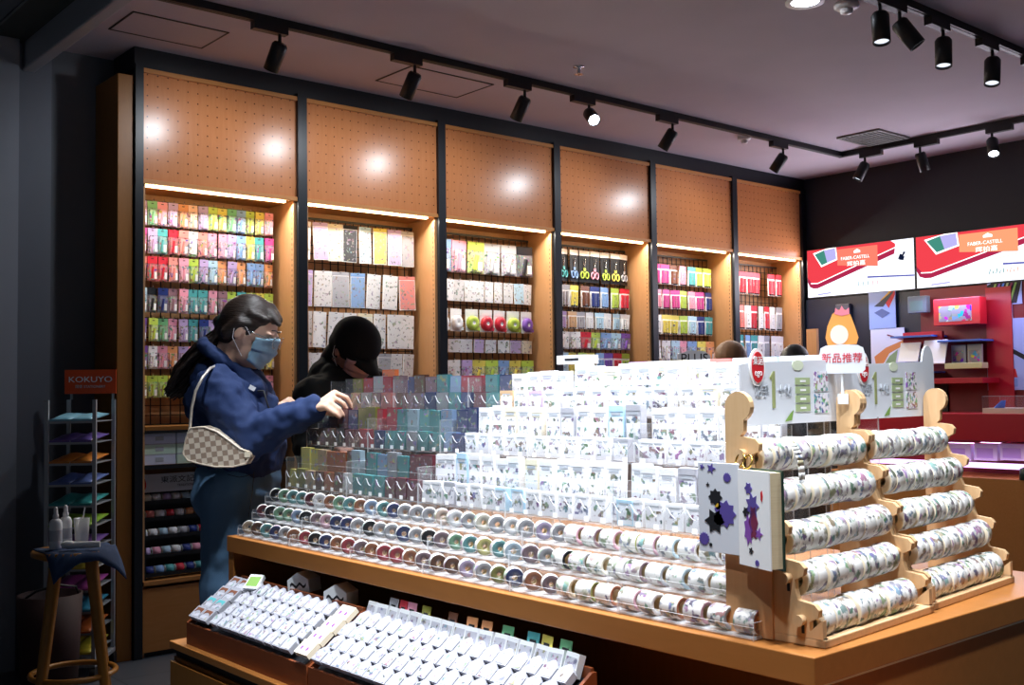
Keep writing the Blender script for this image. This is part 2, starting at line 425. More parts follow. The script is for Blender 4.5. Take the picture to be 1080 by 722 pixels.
# ------------------------------------------------------------------ lamp tracks
def spot_light(loc, target, power, size=58, blend=.6, rad=.035, col=(.87, .93, 1.0)):
    l = bpy.data.lights.new('spot_lamp', 'SPOT'); l.energy = power; l.spot_size = math.radians(size); l.spot_blend = blend; l.shadow_soft_size = rad; l.color = col
    o = link('spot_lamp', l); d = (Vector(target)-Vector(loc)).normalized()
    o.matrix_world = Matrix.Translation(Vector(loc)) @ d.to_track_quat('-Z', 'Y').to_matrix().to_4x4(); return o
def track(p0, p1, label):
    p0 = Vector(p0); p1 = Vector(p1); d = p1-p0; a = math.atan2(d.y, d.x)
    s = MB(); L = d.length; s.box(0, L, -.018, .018, -.035, 0); s.box(0, L, -.006, .006, -.037, -.034, 0)
    o = s.build('lamp_track', [M['black'], M['chrome']], None, p0); o.rotation_euler.z = a
    return tag(o, label, 'lamp track', 'black ceiling lamp tracks')
def lamp(x, y, target, label, ang, lit=False, power=40, size=60, long=.12, r=.036):
    top = CZ-.035
    t = thing('track_or_added_lamp', label, 'spotlight', (x, y, top), 0, 'black spotlights on the ceiling tracks')
    R = Matrix.Rotation(ang, 4, 'Z')
    MB().box(-.085, .085, -.019, .019, -.035, 0, 0, R).build('adapter', M['black'], t)
    pv = R @ Vector((.05, 0, -.035))
    MB().cyl(pv, pv+Vector((0, 0, -.05)), .008, n=10).build('stem', M['black'], t)
    base = pv+Vector((0, 0, -.05)); d = (Vector(target)-Vector((x, y, top))-base).normalized()
    q = d.to_track_quat('Z', 'Y').to_matrix().to_4x4(); q.translation = base
    s = MB(); s.lathe([(0, -.012), (r*.8, -.012), (r, .0), (r*.98, long), (r*.86, long), (r*.86, long-.012)], 24, 0, q)
    s.build('can', M['black'], t)
    MB().lathe([(0, long-.013), (r*.86, long-.012)], 20, 0, q).build('lens', M['lamp'] if lit else M['lampdim'], t)
    p = Vector((x, y, top)) + base + d*(long+.012)
    if power: spot_light(p, target, power, size, .7, .03)
track((1.72, 4.36, CZ), (6.90, 4.36, CZ), 'long black lamp track running along the row of shelf bays')
track((6.90, 4.378, CZ), (6.90, 1.2, CZ), 'black lamp track running from the ceiling corner along the screens')
track((3.3, 2.43, CZ), (6.6, 2.43, CZ), 'black lamp track at the top right over the display island')
hx = [2.31, 3.06, 3.79, 4.28, 5.0, 6.14]
hn = ['leftmost', 'second from left', 'third from left', 'shining fourth from left', 'fifth from left', 'sixth from left']
tg = [(2.5, 5.3, 1.6), (3.2, 5.3, 1.7), (3.8, 5.3, 1.7), (4.0, 4.7, 1.2), (5.15, 5.3, 1.6), (6.2, 5.3, 1.6)]
for i, x in enumerate(hx):
    off = -.05
    lamp(x, 4.36, (x+[-.05, -.05, -.05, -.8, -.25, -.3][i], [5.15, 5.15, 5.15, 2.8, 5.1, 5.1][i], 1.7), 'black spotlight, %s on the track along the shelf bays' % hn[i], 0, lit=(i == 3), power=15, size=80 if i == 3 else 155)
for (x, y, tx, ty, tz, lit, nm) in ((6.90, 4.12, 6.2, 4.9, 1.0, False, 'nearest the ceiling vent'), (6.90, 3.70, 7.5, 3.5, 1.0, False, 'middle one above the screens'), (6.90, 3.20, 6.0, 2.7, 1.2, True, 'shining one at the right edge')):
    lamp(x, y, (tx, ty, tz), 'black spotlight on the short track, '+nm, PI/2, lit=lit, power=18, size=90)
for i, (x, tx, ty, tz) in enumerate(((4.12, 3.9, 2.2, 1.0), (4.28, 4.7, 1.9, 1.9), (4.66, 4.4, 2.3, 1.0), (5.14, 4.7, 2.3, .9), (5.62, 4.9, 2.2, .9))):
    lamp(x, 2.43, (tx, ty, tz), 'black spotlight on the top right track, %s from the left' % ordn(i), 0, power=60, long=.125, r=.038)

# unseen spotlights added above the frame to light the island and goods near it
def added_spot(x, y, tx, ty, tz, power, size=70):
    t = thing('track_or_added_lamp', 'added unseen spotlight aimed down to light the island and nearby goods', 'spotlight', (x, y, CZ-.035 if x > 1.6 else 2.90), 0, 'added spotlights above the display island')
    z = t.location.z; base = Vector((0, 0, -.05)); d = (Vector((tx, ty, tz-z))-Vector((x, y, 0))-base).normalized()
    q = d.to_track_quat('Z', 'Y').to_matrix().to_4x4(); q.translation = base
    MB().cyl((0, 0, .03), (0, 0, -.05), .008, n=10).build('stem', M['black'], t)
    MB().lathe([(0, -.012), (.03, -.012), (.036, 0), (.036, .12), (.031, .12), (.031, .108)], 20, 0, q).build('can', M['black'], t)
    MB().lathe([(0, .107), (.031, .108)], 20, 0, q).build('lens', M['lampdim'], t)
    spot_light(Vector((x, y, z))+base+d*.135, (tx, ty, tz), power, size, .8, .04)
for (x, y, tx, ty, tz, p) in ((.98, .72, 1.5, 1.15, .9, 130), (1.10, 1.5, 1.50, 1.75, .75, 125), (1.10, 2.4, 1.50, 2.45, .75, 115), (1.85, .72, 1.9, 1.1, 1.0, 120),
                              (1.75, 1.4, 1.7, 1.6, 1.1, 200), (1.75, 2.2, 1.7, 2.2, 1.1, 170), (1.9, 3.0, 1.8, 2.8, 1.2, 110), (2.35, 1.9, 3.2, 2.75, 1.3, 60), (.25, .85, 1.5, 1.15, 1.0, 42)):  # last two added to brighten the PLUS sign and the rack's cover board
    added_spot(x, y, tx, ty, tz, p)

# ------------------------------------------------------------------ wall of shelf bays
PX = [2.005, 2.895, 3.83, 4.765, 5.69, 6.61, 7.50]
HW = .027
YF, YB = 5.117, 5.395
BAYN = ['leftmost', 'second', 'third', 'fourth', 'fifth', 'last']
for i in range(6):
    x0, x1 = PX[i]+(HW if i else .02), PX[i+1]-HW
    t = thing('shelf_bay', '%s wooden wall bay with a pegboard door on top and a light strip' % {0: 'leftmost', 5: 'rightmost'}.get(i, BAYN[i]+' from left'), 'shelf unit', (x0, YF, 0), 0, 'wooden wall bays')
    W = x1-x0; D = YB-YF
    s = MB(); s.box(0, .018, .006, D, 0, 2.845); s.box(W-.018, W, .004, D, 0, 2.845)
    s.box(0, W, D, D+.02, 0, 2.845); s.build('carcass', M['woodz'], t)
    s = MB(); s.box(.0, W, .003, .02, 2.30, 2.822); s.build('pegboard_door', M['peg'], t)
    s = MB(); s.box(0, W, -.012, D, 2.822, 2.845); bevel(s.build('top_board', M['wood'], t), .002)
    s = MB(); s.box(0, W, -.012, D, 2.278, 2.30); bevel(s.build('header_board', M['wood'], t), .002)
    s = MB(); s.box(.02, W-.06, .012, .030, 2.268, 2.278); s.build('light_strip', M['led'], t)
    s = MB()                                   # slotted shelf rail on the right upright
    for k in range(46): s.box(W-.0185, W-.0165, .018, .023, .95+k*.028, .962+k*.028)
    s.build('slotted_rail', M['black'], t)
    s = MB(); gz0 = 1.10
    nx = int((W-.06)/.05)
    for k in range(nx+1): x = .03+k*(W-.06)/nx; s.box(x-.0022, x+.0022, D-.055, D-.050, gz0, 2.235)
    for k in range(24): z = gz0+k*.0493; s.box(.03, W-.03, D-.050, D-.046, z-.0022, z+.0022)
    for zz in (gz0, 2.235): s.box(.025, W-.025, D-.058, D-.044, zz-.006, zz+.006)
    s.build('wire_grid', M['black'], t)
    s = MB(); s.box(.018, W-.018, .004, D, 1.075, 1.10); s.box(.018, W-.018, .02, D, .895, .912); bevel(s.build('shelf', M['wooddk'], t), .002)
    s = MB(); s.box(.018, W-.018, .002, .012, .893, .913); s.box(.018, W-.018, .0, .014, 1.070, 1.080); s.build('shelf_edge', M['black'], t)
    s = MB(); s.box(.005, W-.0, -.018, D, .34, .362); bevel(s.build('base_ledge', M['wood'], t), .002)
    s = MB(); s.box(.005, W-.003, -.008, .01, .025, .325); s.build('drawer', M['wood'], t)
    s = MB(); s.box(.0, W, .02, .04, .0, .024); s.build('plinth', M['black'], t)
    # the strip lamp under the header board
    l = bpy.data.lights.new('strip_lamp', 'AREA'); l.shape = 'RECTANGLE'; l.size = W-.08; l.size_y = .02; l.energy = 8.5; l.color = (1.0, .92, .80)
    o = link('strip_lamp', l, None, (x0+W/2, YF+.022, 2.262), (math.radians(-30), 0, 0))
for i, x in enumerate(PX):
    s = MB(); hw = .02 if i == 0 else HW
    s.box(x-hw, x+hw, YF-.018, YF+.012, 0, 2.86)
    tag(s.build('shelf_post', M['post']), 'black upright post %s' % ('at the left end of the wall bays', 'between the leftmost and second bays', 'between the second and third bays', 'between the third and fourth bays', 'between the fourth and fifth bays', 'between the fifth and rightmost bays', 'at the right end of the wall bays')[i], 'post', 'black uprights of the wall bays')
s = MB(); s.box(1.905, 1.98, YF, 5.415, 0, 2.80); tag(bevel(s.build('side_board', M['wooddk']), .003), 'dark wooden side board closing the left end of the wall bays', 'board')

# ---- goods on hooks
def pack_mesh(name, w, h, kind):
    """hook hole at the origin; the pack hangs below and faces -y"""
    s = MB()
    if kind == 'card':                       # header card + clear bag with goods
        hh = h*.26
        s.box(-w/2, w/2, -.002, .002, -h, 0, 1)
        s.box(-w/2, w/2, -.004, .004, -hh, .004, 0)
        s.box(-.006, .006, -.0046, -.0038, -.010, -.006, 2)
        s.prism([(-w*.38, -h*.95), (w*.38, -h*.95), (w*.40, -h*.34), (-w*.36, -h*.30)], .010, Matrix.Translation((0, -.012, 0)), 1)
        s.cyl((-w*.14, -.013, -h*.9), (w*.02, -.013, -h*.42), w*.10, w*.12, 10, 0)
        s.box(w*.1, w*.36, -.0135, -.011, -h*.9, -h*.62, 3)
    elif kind == 'sheet':                    # flat sticker sheet in a bag
        s.box(-w/2, w/2, -.0025, .0025, -h, 0, 3)
        s.box(-w/2, w/2, -.0035, -.0020, -h*.10, 0, 0)
        s.box(-w*.47, w*.47, -.0034, -.0022, -h*.98, -h*.12, 1)
        s.box(-.006, .006, -.0040, -.0030, -h*.04, -h*.025, 2)
    elif kind == 'pens':                     # slim blister with pens
        s.box(-w/2, w/2, -.002, .002, -h, 0, 3)
        s.box(-w/2, w/2, -.0035, .003, -h*.22, 0, 0)
        for k in (-1, 0, 1):
            s.cyl((k*w*.27, -.007, -h*.93), (k*w*.27, -.007, -h*.30), w*.11, n=8, mi=0 if k else 1)
            s.cyl((k*w*.27, -.007, -h*.99), (k*w*.27, -.007, -h*.93), w*.03, w*.11, n=8, mi=2)
        s.box(-w*.5, w*.5, -.0045, -.003, -h*.60, -h*.45, 3)
    elif kind == 'scissors':
        s.box(-w/2, w/2, -.002, .002, -h, 0, 2)
        s.box(-w/2, w/2, -.004, .003, -h*.16, 0, 3)
        for sg in (-1, 1):
            s.cyl((0, -.006, -h*.58), (sg*w*.13, -.006, -h*.24), w*.05, w*.015, 8, 4)
            c = Vector((sg*w*.22, -.007, -h*.78)); r = w*.19
            s.tube([c+Vector((math.cos(a)*r*.85, 0, math.sin(a)*r*1.3)) for a in [k*2*PI/14 for k in range(14)]], w*.055, 7, 0, True)
        s.box(-w*.1, w*.1, -.009, -.004, -h*.64, -h*.54, 0)
    elif kind == 'dispenser':                # round correction-tape style dispenser on a card
        s.box(-w/2, w/2, -.002, .002, -h, 0, 3)
        s.box(-w/2, w/2, -.0035, .003, -h*.25, 0, 3)
        R = Matrix.Translation((0, -.004, -h*.62)) @ Matrix.Rotation(PI/2, 4, 'X')
        s.lathe([(w*.12, .022), (w*.30, .026), (w*.44, .018), (w*.46, .0), (w*.40, -.001)], 20, 0, R)
        s.lathe([(0, .018), (w*.12, .022)], 16, 3, R)
        s.box(w*.1, w*.5, -.020, -.004, -h*.95, -h*.80, 0)
    return s.mesh(name, [M['oc'], M['packd'] if kind in ('pens',) else M['pack'] if kind != 'sheet' else M['packs'], M['ink'], M['tag'], M['chrome']])
def hooks(bay, name, z, xs, ylen=.075):
    """the row of chrome peg hooks; one part of the bay"""
    for x in xs:
        s = MB(); s.tube([(x, YB-.052, z+.006), (x, YB-.055-ylen, z+.006), (x, YB-.062-ylen, z+.018)], .0022, 6)
        b = bpy.data.objects[bay]; o = s.build('hook', M['chrome'], b, (-b.location.x, -b.location.y, 0))
def row(bi, zt, zb, cols, kind, name, cat, word, rowword, xa=None, xb=None, fac=.84, ydep=.075, gaps=()):
    bay = [o for o in COL.objects if o.name.startswith('shelf_bay')][bi]
    n = len(cols); x0 = (PX[bi]+.055) if xa is None else xa; x1 = (PX[bi+1]-.085) if xb is None else xb
    pitch = (x1-x0)/n; w = pitch*fac; h = zt-zb
    me = pack_mesh(name, w, h, kind); xs = []
    for k, c in enumerate(cols):
        if c is None: continue
        x = x0+pitch*(k+.5); xs.append(x)
        for dup in range(1):
            o = link(name, me, None, (x+random.uniform(-.002, .002), YB-.055-ydep*random.uniform(.82, 1.0), zt), (random.uniform(-.02, .06), random.uniform(-.035, .035), random.uniform(-.16, .22)), C(c))
            cw = {'skyblue': 'pale blue', 'lime': 'lime green', 'grey': 'pale grey'}.get(c, c)
            tag(o, '%s %s, %s from left, %s row of the %s bay' % (cw, word, ordn(k), rowword, BAYN[bi]), cat, '%ss in the %s row of the %s bay' % (word, rowword, BAYN[bi]))
    hooks(bay.name, name, zt-.004, xs)
R1 = ['lilac green pink lilac orange peach lilac lime yellow green blue lime yellow pink',
      'magenta lilac teal red salmon white salmon pink pink lilac blue yellow teal magenta',
      'salmon red red salmon pink lime lilac skyblue orange lilac orange blue blue orange',
      'skyblue black navy mauve pink teal teal pink mauve lime teal lime yellow lime',
      'purple lime green pink lilac teal navy lilac teal pink yellow green lime lime',
      'purple white pink orange lilac pink yellow lime teal skyblue lilac lime lime yellow',
      'yellow lime lime yellow lime white lime yellow yellow lime yellow lime yellow pink']
Z1 = [(2.222, 2.103), (2.085, 1.96), (1.943, 1.822), (1.785, 1.665), (1.632, 1.52), (1.493, 1.382), (1.345, 1.238)]
for k, (cs, (a, b)) in enumerate(zip(R1, Z1)):
    row(0, a, b, cs.split(), 'card', 'pen_refill_pack', 'stationery pack', 'stationery pack', ONES[k], fac=.94)
row(1, 2.205, 1.995, 'white lilac cream black skyblue yellow lilac grey'.split(), 'sheet', 'sticker_sheet', 'sticker sheet', 'sticker sheet', 'first', fac=.92)
row(1, 1.935, 1.735, 'lilac white grey blue white white salmon'.split(), 'sheet', 'sticker_sheet', 'sticker sheet', 'sticker sheet', 'second', fac=.93)
row(1, 1.705, 1.505, 'white white white white cream white white white'.split(), 'sheet', 'sticker_sheet', 'sticker sheet', 'sticker sheet', 'third', fac=.94)
row(1, 1.475, 1.275, 'white white grey white white white grey white white'.split(), 'sheet', 'sticker_sheet', 'sticker sheet', 'sticker sheet', 'fourth', fac=.94)
row(1, 1.245, 1.11, 'white white grey white white white grey white white'.split(), 'sheet', 'sticker_sheet', 'sticker sheet', 'sticker sheet', 'lowest', fac=.94)
row(2, 2.18, 1.986, ['blue', 'pink', 'lime', 'grey', 'grey', 'black'], 'card', 'memo_pack', 'stationery pack', 'memo pack', 'first', fac=.95)
row(2, 1.94, 1.808, 'white white white white white white white white skyblue white'.split(), 'sheet', 'label_pack', 'stationery pack', 'label pack', 'second', fac=.95)
row(2, 1.76, 1.62, 'white white lime red red lime purple'.split(), 'dispenser', 'tape_dispenser_pack', 'tape dispenser', 'round tape dispenser pack', 'third', fac=.88)
row(2, 1.573, 1.49, 'white white white lilac white white lilac cream'.split(), 'sheet', 'label_pack', 'stationery pack', 'label pack', 'fourth', fac=.9)
row(2, 1.44, 1.31, 'white white lilac yellow lime blue yellow lime'.split(), 'card', 'memo_pack', 'stationery pack', 'memo pack', 'fifth', fac=.95)
row(3, 2.20, 1.984, 'skyblue teal blue lime pink lime yellow grey'.split(), 'scissors', 'scissors_pack', 'scissors', 'pair of carded scissors', 'first', fac=.92)
row(3, 1.958, 1.812, 'salmon grey yellow brown navy blue lime red'.split(), 'pens', 'pen_pack', 'pen pack', 'pen pack', 'second', fac=.93)
row(3, 1.779, 1.664, 'white lilac tan grey white skyblue white skyblue white'.split(), 'pens', 'pen_pack', 'pen pack', 'pen pack', 'third', fac=.95)
row(3, 1.639, 1.526, 'white white white red lime blue skyblue purple'.split(), 'card', 'memo_pack', 'stationery pack', 'memo pack', 'fourth', fac=.94)
row(3, 1.502, 1.345, 'grey skyblue yellow lime yellow blue purple red lime'.split(), 'pens', 'pen_pack', 'pen pack', 'pen pack', 'fifth', fac=.94)
row(3, 1.30, 1.16, 'green navy blue purple white grey teal lime blue'.split(), 'pens', 'pen_pack', 'pen pack', 'pen pack', 'lowest', fac=.94)
row(4, 2.16, 2.015, 'navy magenta magenta brown pink teal lime lime'.split(), 'pens', 'pen_pack', 'pen pack', 'pen pack', 'first', fac=.94)
row(4, 1.975, 1.836, 'blue pink magenta magenta lime pink magenta navy'.split(), 'pens', 'pen_pack', 'pen pack', 'pen pack', 'second', fac=.94)
row(4, 1.79, 1.65, 'skyblue white yellow yellow lime skyblue navy teal'.split(), 'pens', 'pen_pack', 'pen pack', 'pen pack', 'third', fac=.94)
row(4, 1.60, 1.456, 'yellow white white skyblue pink blue yellow orange'.split(), 'card', 'memo_pack', 'stationery pack', 'memo pack', 'fourth', fac=.94)
row(5, 2.165, 1.99, ['red', 'red', 'red', 'red', 'red', None, 'red', 'red'], 'pens', 'pen_pack', 'pen pack', 'pen pack', 'first', fac=.94)
row(5, 1.90, 1.71, 'maroon white salmon white red white red white grey'.split(), 'pens', 'pen_pack', 'pen pack', 'pen pack', 'second', fac=.94)
row(5, 1.665, 1.464, 'maroon red teal blue teal white grey white white'.split(), 'pens', 'pen_pack', 'pen pack', 'pen pack', 'third', fac=.94)

# boxes on the shelf of the leftmost bay and the tape stand under it
s = MB(); s.box(0, .165, 0, .11, 0, .05, 0); s.box(-.0008, .1658, -.0008, .01, .046, .0508, 1); s.box(.062, .103, -.0012, 0, .014, .034, 1)
me = s.mesh('storage_box', [M['oc'], M['greyprint']])
k = 0
for j, cc_ in enumerate((('pale blue', 'dfe6fb', 'pale green', 'd8f0dc'), ('pale green', 'd5efda', 'pale mint', 'dcf4e2'), ('pale blue', 'dfe6fb', 'pale blue', 'e2eafd'))):
    for q in range(4):
        nm, cl = (cc_[0], cc_[1]) if q % 2 == 0 else (cc_[2], cc_[3])
        o = link('storage_box', me, None, (2.045+q*.172, 5.15, .913+j*.0512), None, cl)
        tag(o, '%s paper box, %s from left on the %s layer of the leftmost bay' % (nm, ONES[q], ('bottom', 'middle', 'top')[j]), 'box', 'paper boxes stacked in the leftmost bay')
t = thing('tape_stand', 'black stepped stand with a printed header board in the leftmost bay', 'display stand', (2.045, 5.13, .362))
s = MB(); s.box(.02, .62, .20, .21, 0, .44)
st = [(0.0, .02), (.04, .105), (.08, .19), (.12, .275), (.16, .352)]
for y, z in st: s.box(0, .76, y, y+.055, z-.006, z); s.box(0, .76, y-.003, y, z-.006, z+.012)
s.box(0, .008, 0, .22, 0, .30); s.box(.752, .76, 0, .22, 0, .30); s.build('frame', M['black'], t)
hb = MB().box(.01, .62, .165, .171, .405, .495).build('header_board', M['signface'], t)
text('東派文記の手帳生活', 'lettering', .036, M['greyd'], t, frame_m((.35, .1645, .462), (1, 0, 0), (0, 0, 1)), sx=1.25)
text('TRADITIONAL HAND LIFESTYLE', 'lettering', .016, M['greyd'], t, frame_m((.35, .1645, .432), (1, 0, 0), (0, 0, 1)))
s = MB(); s.prism([(.055+.019*math.cos(a)*(1-.25*math.sin(a)), .450+.036*math.sin(a)) for a in [q*2*PI/16 for q in range(16)]], .002, Matrix.Translation((0, .163, 0))); s.build('seal_mark', M['red'], t)
def small_roll_mesh():
    s = MB(); R = Matrix.Rotation(PI/2, 4, 'Y')
    s.lathe([(.008, -.020), (.021, -.020), (.021, .020), (.008, .020), (.008, -.020)], 16, 0, R, [1, 0, 1, 2]); return s.mesh('slim_tape_roll', [M['oc'], M['white'], M['core']])
me = small_roll_mesh()
rc = ['white cream white lilac white skyblue orange white grey white teal white cream white',
      'red salmon white red white orange grey white pink white skyblue white white grey',
      'white white skyblue white grey navy red white white pink white teal white white',
      'lilac pink skyblue white navy pink teal blue grey white lilac blue teal white',
      'navy blue teal red navy teal purple blue white navy teal grey blue navy']
for r, (y, z) in enumerate(reversed(st)):
    for q, c in enumerate(rc[r].split()):
        o = link('slim_tape_roll', me, None, (2.045+.03+q*.051, 5.13+y+.026, .362+z+.0215), (random.uniform(0, 6), 0, 0), C(c))
        tag(o, '%s slim tape roll, %s from left on the %s step of the black stand' % (c, ordn(q), ('top', 'second highest', 'middle', 'second lowest', 'lowest')[r]), 'tape roll', 'slim tape rolls on the black stepped stand')

# ------------------------------------------------------------------ display island
T = .83
IX0, IX1, IY0, IY1 = 1.455, 2.46, .99, 3.022
t = thing('display_island', 'long wooden display counter heaped with tape rolls and sticker packs', 'counter', (IX0, IY0, 0))
W, L = IX1-IX0, IY1-IY0
s = MB(); s.box(0, W, 0, L, T-.046, T); bevel(s.build('countertop', M['counter'], t), .002)
s = MB(); s.box(.004, W-.004, L-.034, L-.004, 0, T-.046); s.build('side_panel', M['counter'], t)
s = MB(); s.box(.004, W-.004, .004, .034, 0, T-.050); s.build('side_panel', M['counter'], t)
s = MB(); s.box(.006, W-.006, .002, .006, T-.0495, T-.046); s.build('seam_strip', M['cream'], t)
s = MB(); s.box(.30, .32, .034, L-.034, 0, T-.046); s.build('back_panel', M['wooddk'], t)
s = MB(); s.box(W-.03, W-.006, .034, L-.034, 0, T-.046); s.build('rear_panel', M['counter'], t)
# low drawer cabinet in front
LX = 1.277
t = thing('low_cabinet', 'low wooden drawer cabinet under the front edge of the island', 'cabinet', (LX, .5, 0))
LL = 3.02-.5
s = MB(); s.box(0, .46, 0, LL, .53, .55); bevel(s.build('top_board', M['counter'], t), .002)
s = MB(); s.box(.012, .46, .0, LL-.006, .0, .505); s.build('body', M['wooddk'], t)
s = MB(); s.box(.02, .46, .0, LL-.004, .505, .53); s.build('shadow_gap', M['black'], t)
for k in range(4):
    y0 = LL-.62*(k+1)+.004; s = MB(); s.box(.0, .012, y0, y0+.608, .03, .495); s.build('drawer', M['wooddk'], t)

# ---- acrylic trays with tape rolls (three lowest steps)
def tray(x, z0, y0, y1, d, h, label, group, back=.03):
    """clear tray whose side and front sheets run down to the counter"""
    t = thing('acrylic_tray', label, 'acrylic tray', (x, y0, T), 0, group)
    L = y1-y0; g = .0028; zf = z0-T+.003
    s = MB(); s.sheet(0, d, 0, L, zf-.003, zf, 0, 1); s.build('floor_sheet', [M['clearw'], M['clearw']], t)
    s = MB(); s.sheet(-g, 0, 0, L, 0, zf+h, 0, 1); s.build('front_sheet', [M['clear'], M['clearw']], t)
    for yy in (0, L-g):
        s = MB(); s.sheet(0, d, yy, yy+g, 0, zf+h+back, 0, 1); s.build('end_sheet', [M['clear'], M['clearw']], t)
    s = MB(); s.sheet(d-g, d, 0, L, 0, zf+h+back, 0, 1); s.build('back_sheet', [M['clear'], M['clearw']], t)
    return t
def roll_mesh(name, r, w, rc):
    s = MB(); R = Matrix.Rotation(PI/2, 4, 'X'); e = .0012
    prof = [(rc, -w/2), (r-e, -w/2), (r, -w/2+e), (r, w/2-e), (r-e, w/2), (rc, w/2), (rc, -w/2)]
    s.lathe(prof, 22, 0, R, [1, 0, 0, 0, 1, 2])
    return s.mesh(name, [M['washi'], M['oc'], M['core']])
RM = [roll_mesh('tape_roll', .0205, .024, .006), roll_mesh('tape_roll', .0205, .040, .0125), roll_mesh('tape_roll', .0195, .020, .005)]
STEPX = [1.478, 1.524, 1.568]; STEPZ = [.832, .876, .921]
rowname = ['lowest', 'middle', 'third']
rollcols = [
 'rust grey pink rust white pink rust olive tan mauve rust navy teal olive grey lilac brown brown mauve rust red red rust mauve red red rust navy black red rust grey navy teal brown tan orange',
 'white white skyblue grey mauve white cream grey black grey grey mauve skyblue teal yellow teal green mauve grey black grey navy grey grey black grey navy navy red pink mauve black blue green green black maroon mauve',
 'white white white skyblue pink lime grey pink mauve pink grey lilac grey navy white grey cream grey white salmon peach grey grey grey navy teal brown blue rust teal green rust white mauve maroon teal teal green black black']
y_near = [1.120, 1.205, 1.215]
for r in range(3):
    ya, yb = y_near[r], 2.995; nmod = 6; Lm = (yb-ya)/nmod
    for k in range(nmod):
        tray(STEPX[r], STEPZ[r], ya+k*Lm+.001, ya+(k+1)*Lm-.001, .044, .017,
             'clear acrylic tray, %s from the wooden rack, on the %s step of the island' % (ONES[k], rowname[r]), 'clear trays of the tape steps', .008)
    cols = rollcols[r].split(); n = 34; p = (yb-ya)/n
    if r == 0: cols = cols[::1]
    for k in range(n):
        y = ya+(k+.5)*p
        if abs(((y-ya) % Lm)-0) < .02 or abs(((y-ya) % Lm)-Lm) < .02:
            y += .006 if ((y-ya) % Lm) < .02 else -.006
        o = link('tape_roll', (RM[0 if k % 3 else 2] if k > 8 else RM[1]), None, (STEPX[r]+.0225, y, STEPZ[r]+.0245), (0, 0, -random.uniform(.42, .62) if k > 8 else random.uniform(-.12, .12)))
        # colour list written from the near end to the far end
        c = cols[min(len(cols)-1, int(k*len(cols)/n))]; o.color = (*lin(deep(c, .62 if k > 8 else .9, .35)), 1)
        tag(o, '%s-centred tape roll, %s from the near end of the %s acrylic step' % (c, ordn(k), rowname[r]), 'tape roll', 'tape rolls standing in the %s acrylic step' % rowname[r])
        s = None
# ---- three upper steps with upright sticker packs in clear pockets
def pocket(x, z0, y0, y1, h, label, group, n):
    t = thing('acrylic_pocket', label, 'acrylic holder', (x, y0, T), 0, group)
    L = y1-y0; g = .0028; zf = z0-T+.003; d = .078
    s = MB(); s.sheet(0, d, 0, L, zf-.003, zf, 0, 1); s.build('floor_sheet', [M['clear'], M['clearw']], t)
    s = MB()                                   # front sheet with scooped cut-outs
    pts = [(0, 0), (L, 0), (L, zf+h)]; p = L/n
    for k in range(n-1, -1, -1):
        c = (k+.5)*p
        for a in (0, .35, .65, 1): pts.append((c+p*.42*(1-a), zf+h*(1-.42*math.sin(a*PI/2)) if a else zf+h))
        for a in (.65, .35, 0): pts.append((c-p*.42*(1-a), zf+h*(1-.42*math.sin(a*PI/2)) if a else zf+h))
    pts.append((0, zf+h))
    R = Matrix(((0, 1, 0, -g), (1, 0, 0, 0), (0, 0, 1, 0), (0, 0, 0, 1)))
    s.prism(pts, g, R, 0, 1); s.build('front_sheet', [M['clear'], M['clearw']], t)
    for yy in (0, L-g):
        s = MB(); s.sheet(0, d, yy, yy+g, 0, zf+h*1.9, 0, 1); s.build('end_sheet', [M['clear'], M['clearw']], t)
    s = MB(); s.sheet(d*.5, d*.5+g, 0, L, zf, zf+h*1.45, 0, 1); s.build('middle_sheet', [M['clear'], M['clearw']], t)
    for k in range(n):
        s = MB(); s.box(-g-.0012, -g, (k+.36)*p, (k+.62)*p, zf+.001, zf+.011); s.build('price_tag', M['tag'], t)
    return t
def stick_mesh(w, d, h, bands=2):
    """upright pack, front faces -x: printed front, white rim, header fold"""
    s = MB(); s.box(-d/2, d/2, -w/2, w/2, 0, h, 0)
    s.box(-d/2-.0006, -d/2, -w*.44, w*.44, h*.05, h*.80, 1)
    s.box(-d/2-.0010, d/2+.0010, -w*.47, w*.47, h*.90, h+.001, 0)
    s.box(-d/2-.0012, -d/2-.0005, -w*.30, w*.30, h*.83, h*.88, 2)
    return s.mesh('sticker_pack', [M['ocm'], M['card'], M['greyprint']])
def dark_mesh(w, d, h):
    s = MB(); s.box(-d/2, d/2, -w/2, w/2, 0, h, 0)
    s.box(-d/2-.0006, -d/2, -w*.47, w*.47, h*.02, h*.98, 1)
    return s.mesh('sticker_pack', [M['oc'], M['packd'], M['ink']])
UX = [1.617, 1.706, 1.792]; UZ = [.968, 1.089, 1.185]; UH = [.046, .044, .052]
upname = ['fourth', 'fifth', 'top']
front_dark = ['yellow olive tan brown rust brown white teal teal teal maroon maroon maroon'.split(),
              'mauve mauve brown black maroon maroon red navy teal teal grey teal teal blue navy mauve'.split(),
              'grey mauve tan grey mauve salmon brown mauve mauve navy grey teal navy maroon teal blue'.split()]
rear_dark = ['yellow yellow tan rust rust brown skyblue teal blue grey teal maroon maroon'.split(),
             'black brown maroon navy olive olive red red teal skyblue teal teal blue navy navy mauve'.split(),
             'black olive red grey red mauve navy brown mauve teal blue red red teal navy maroon'.split()]
light_cols = 'white white white cream white white white skyblue white white white white white white grey white white white white'.split()
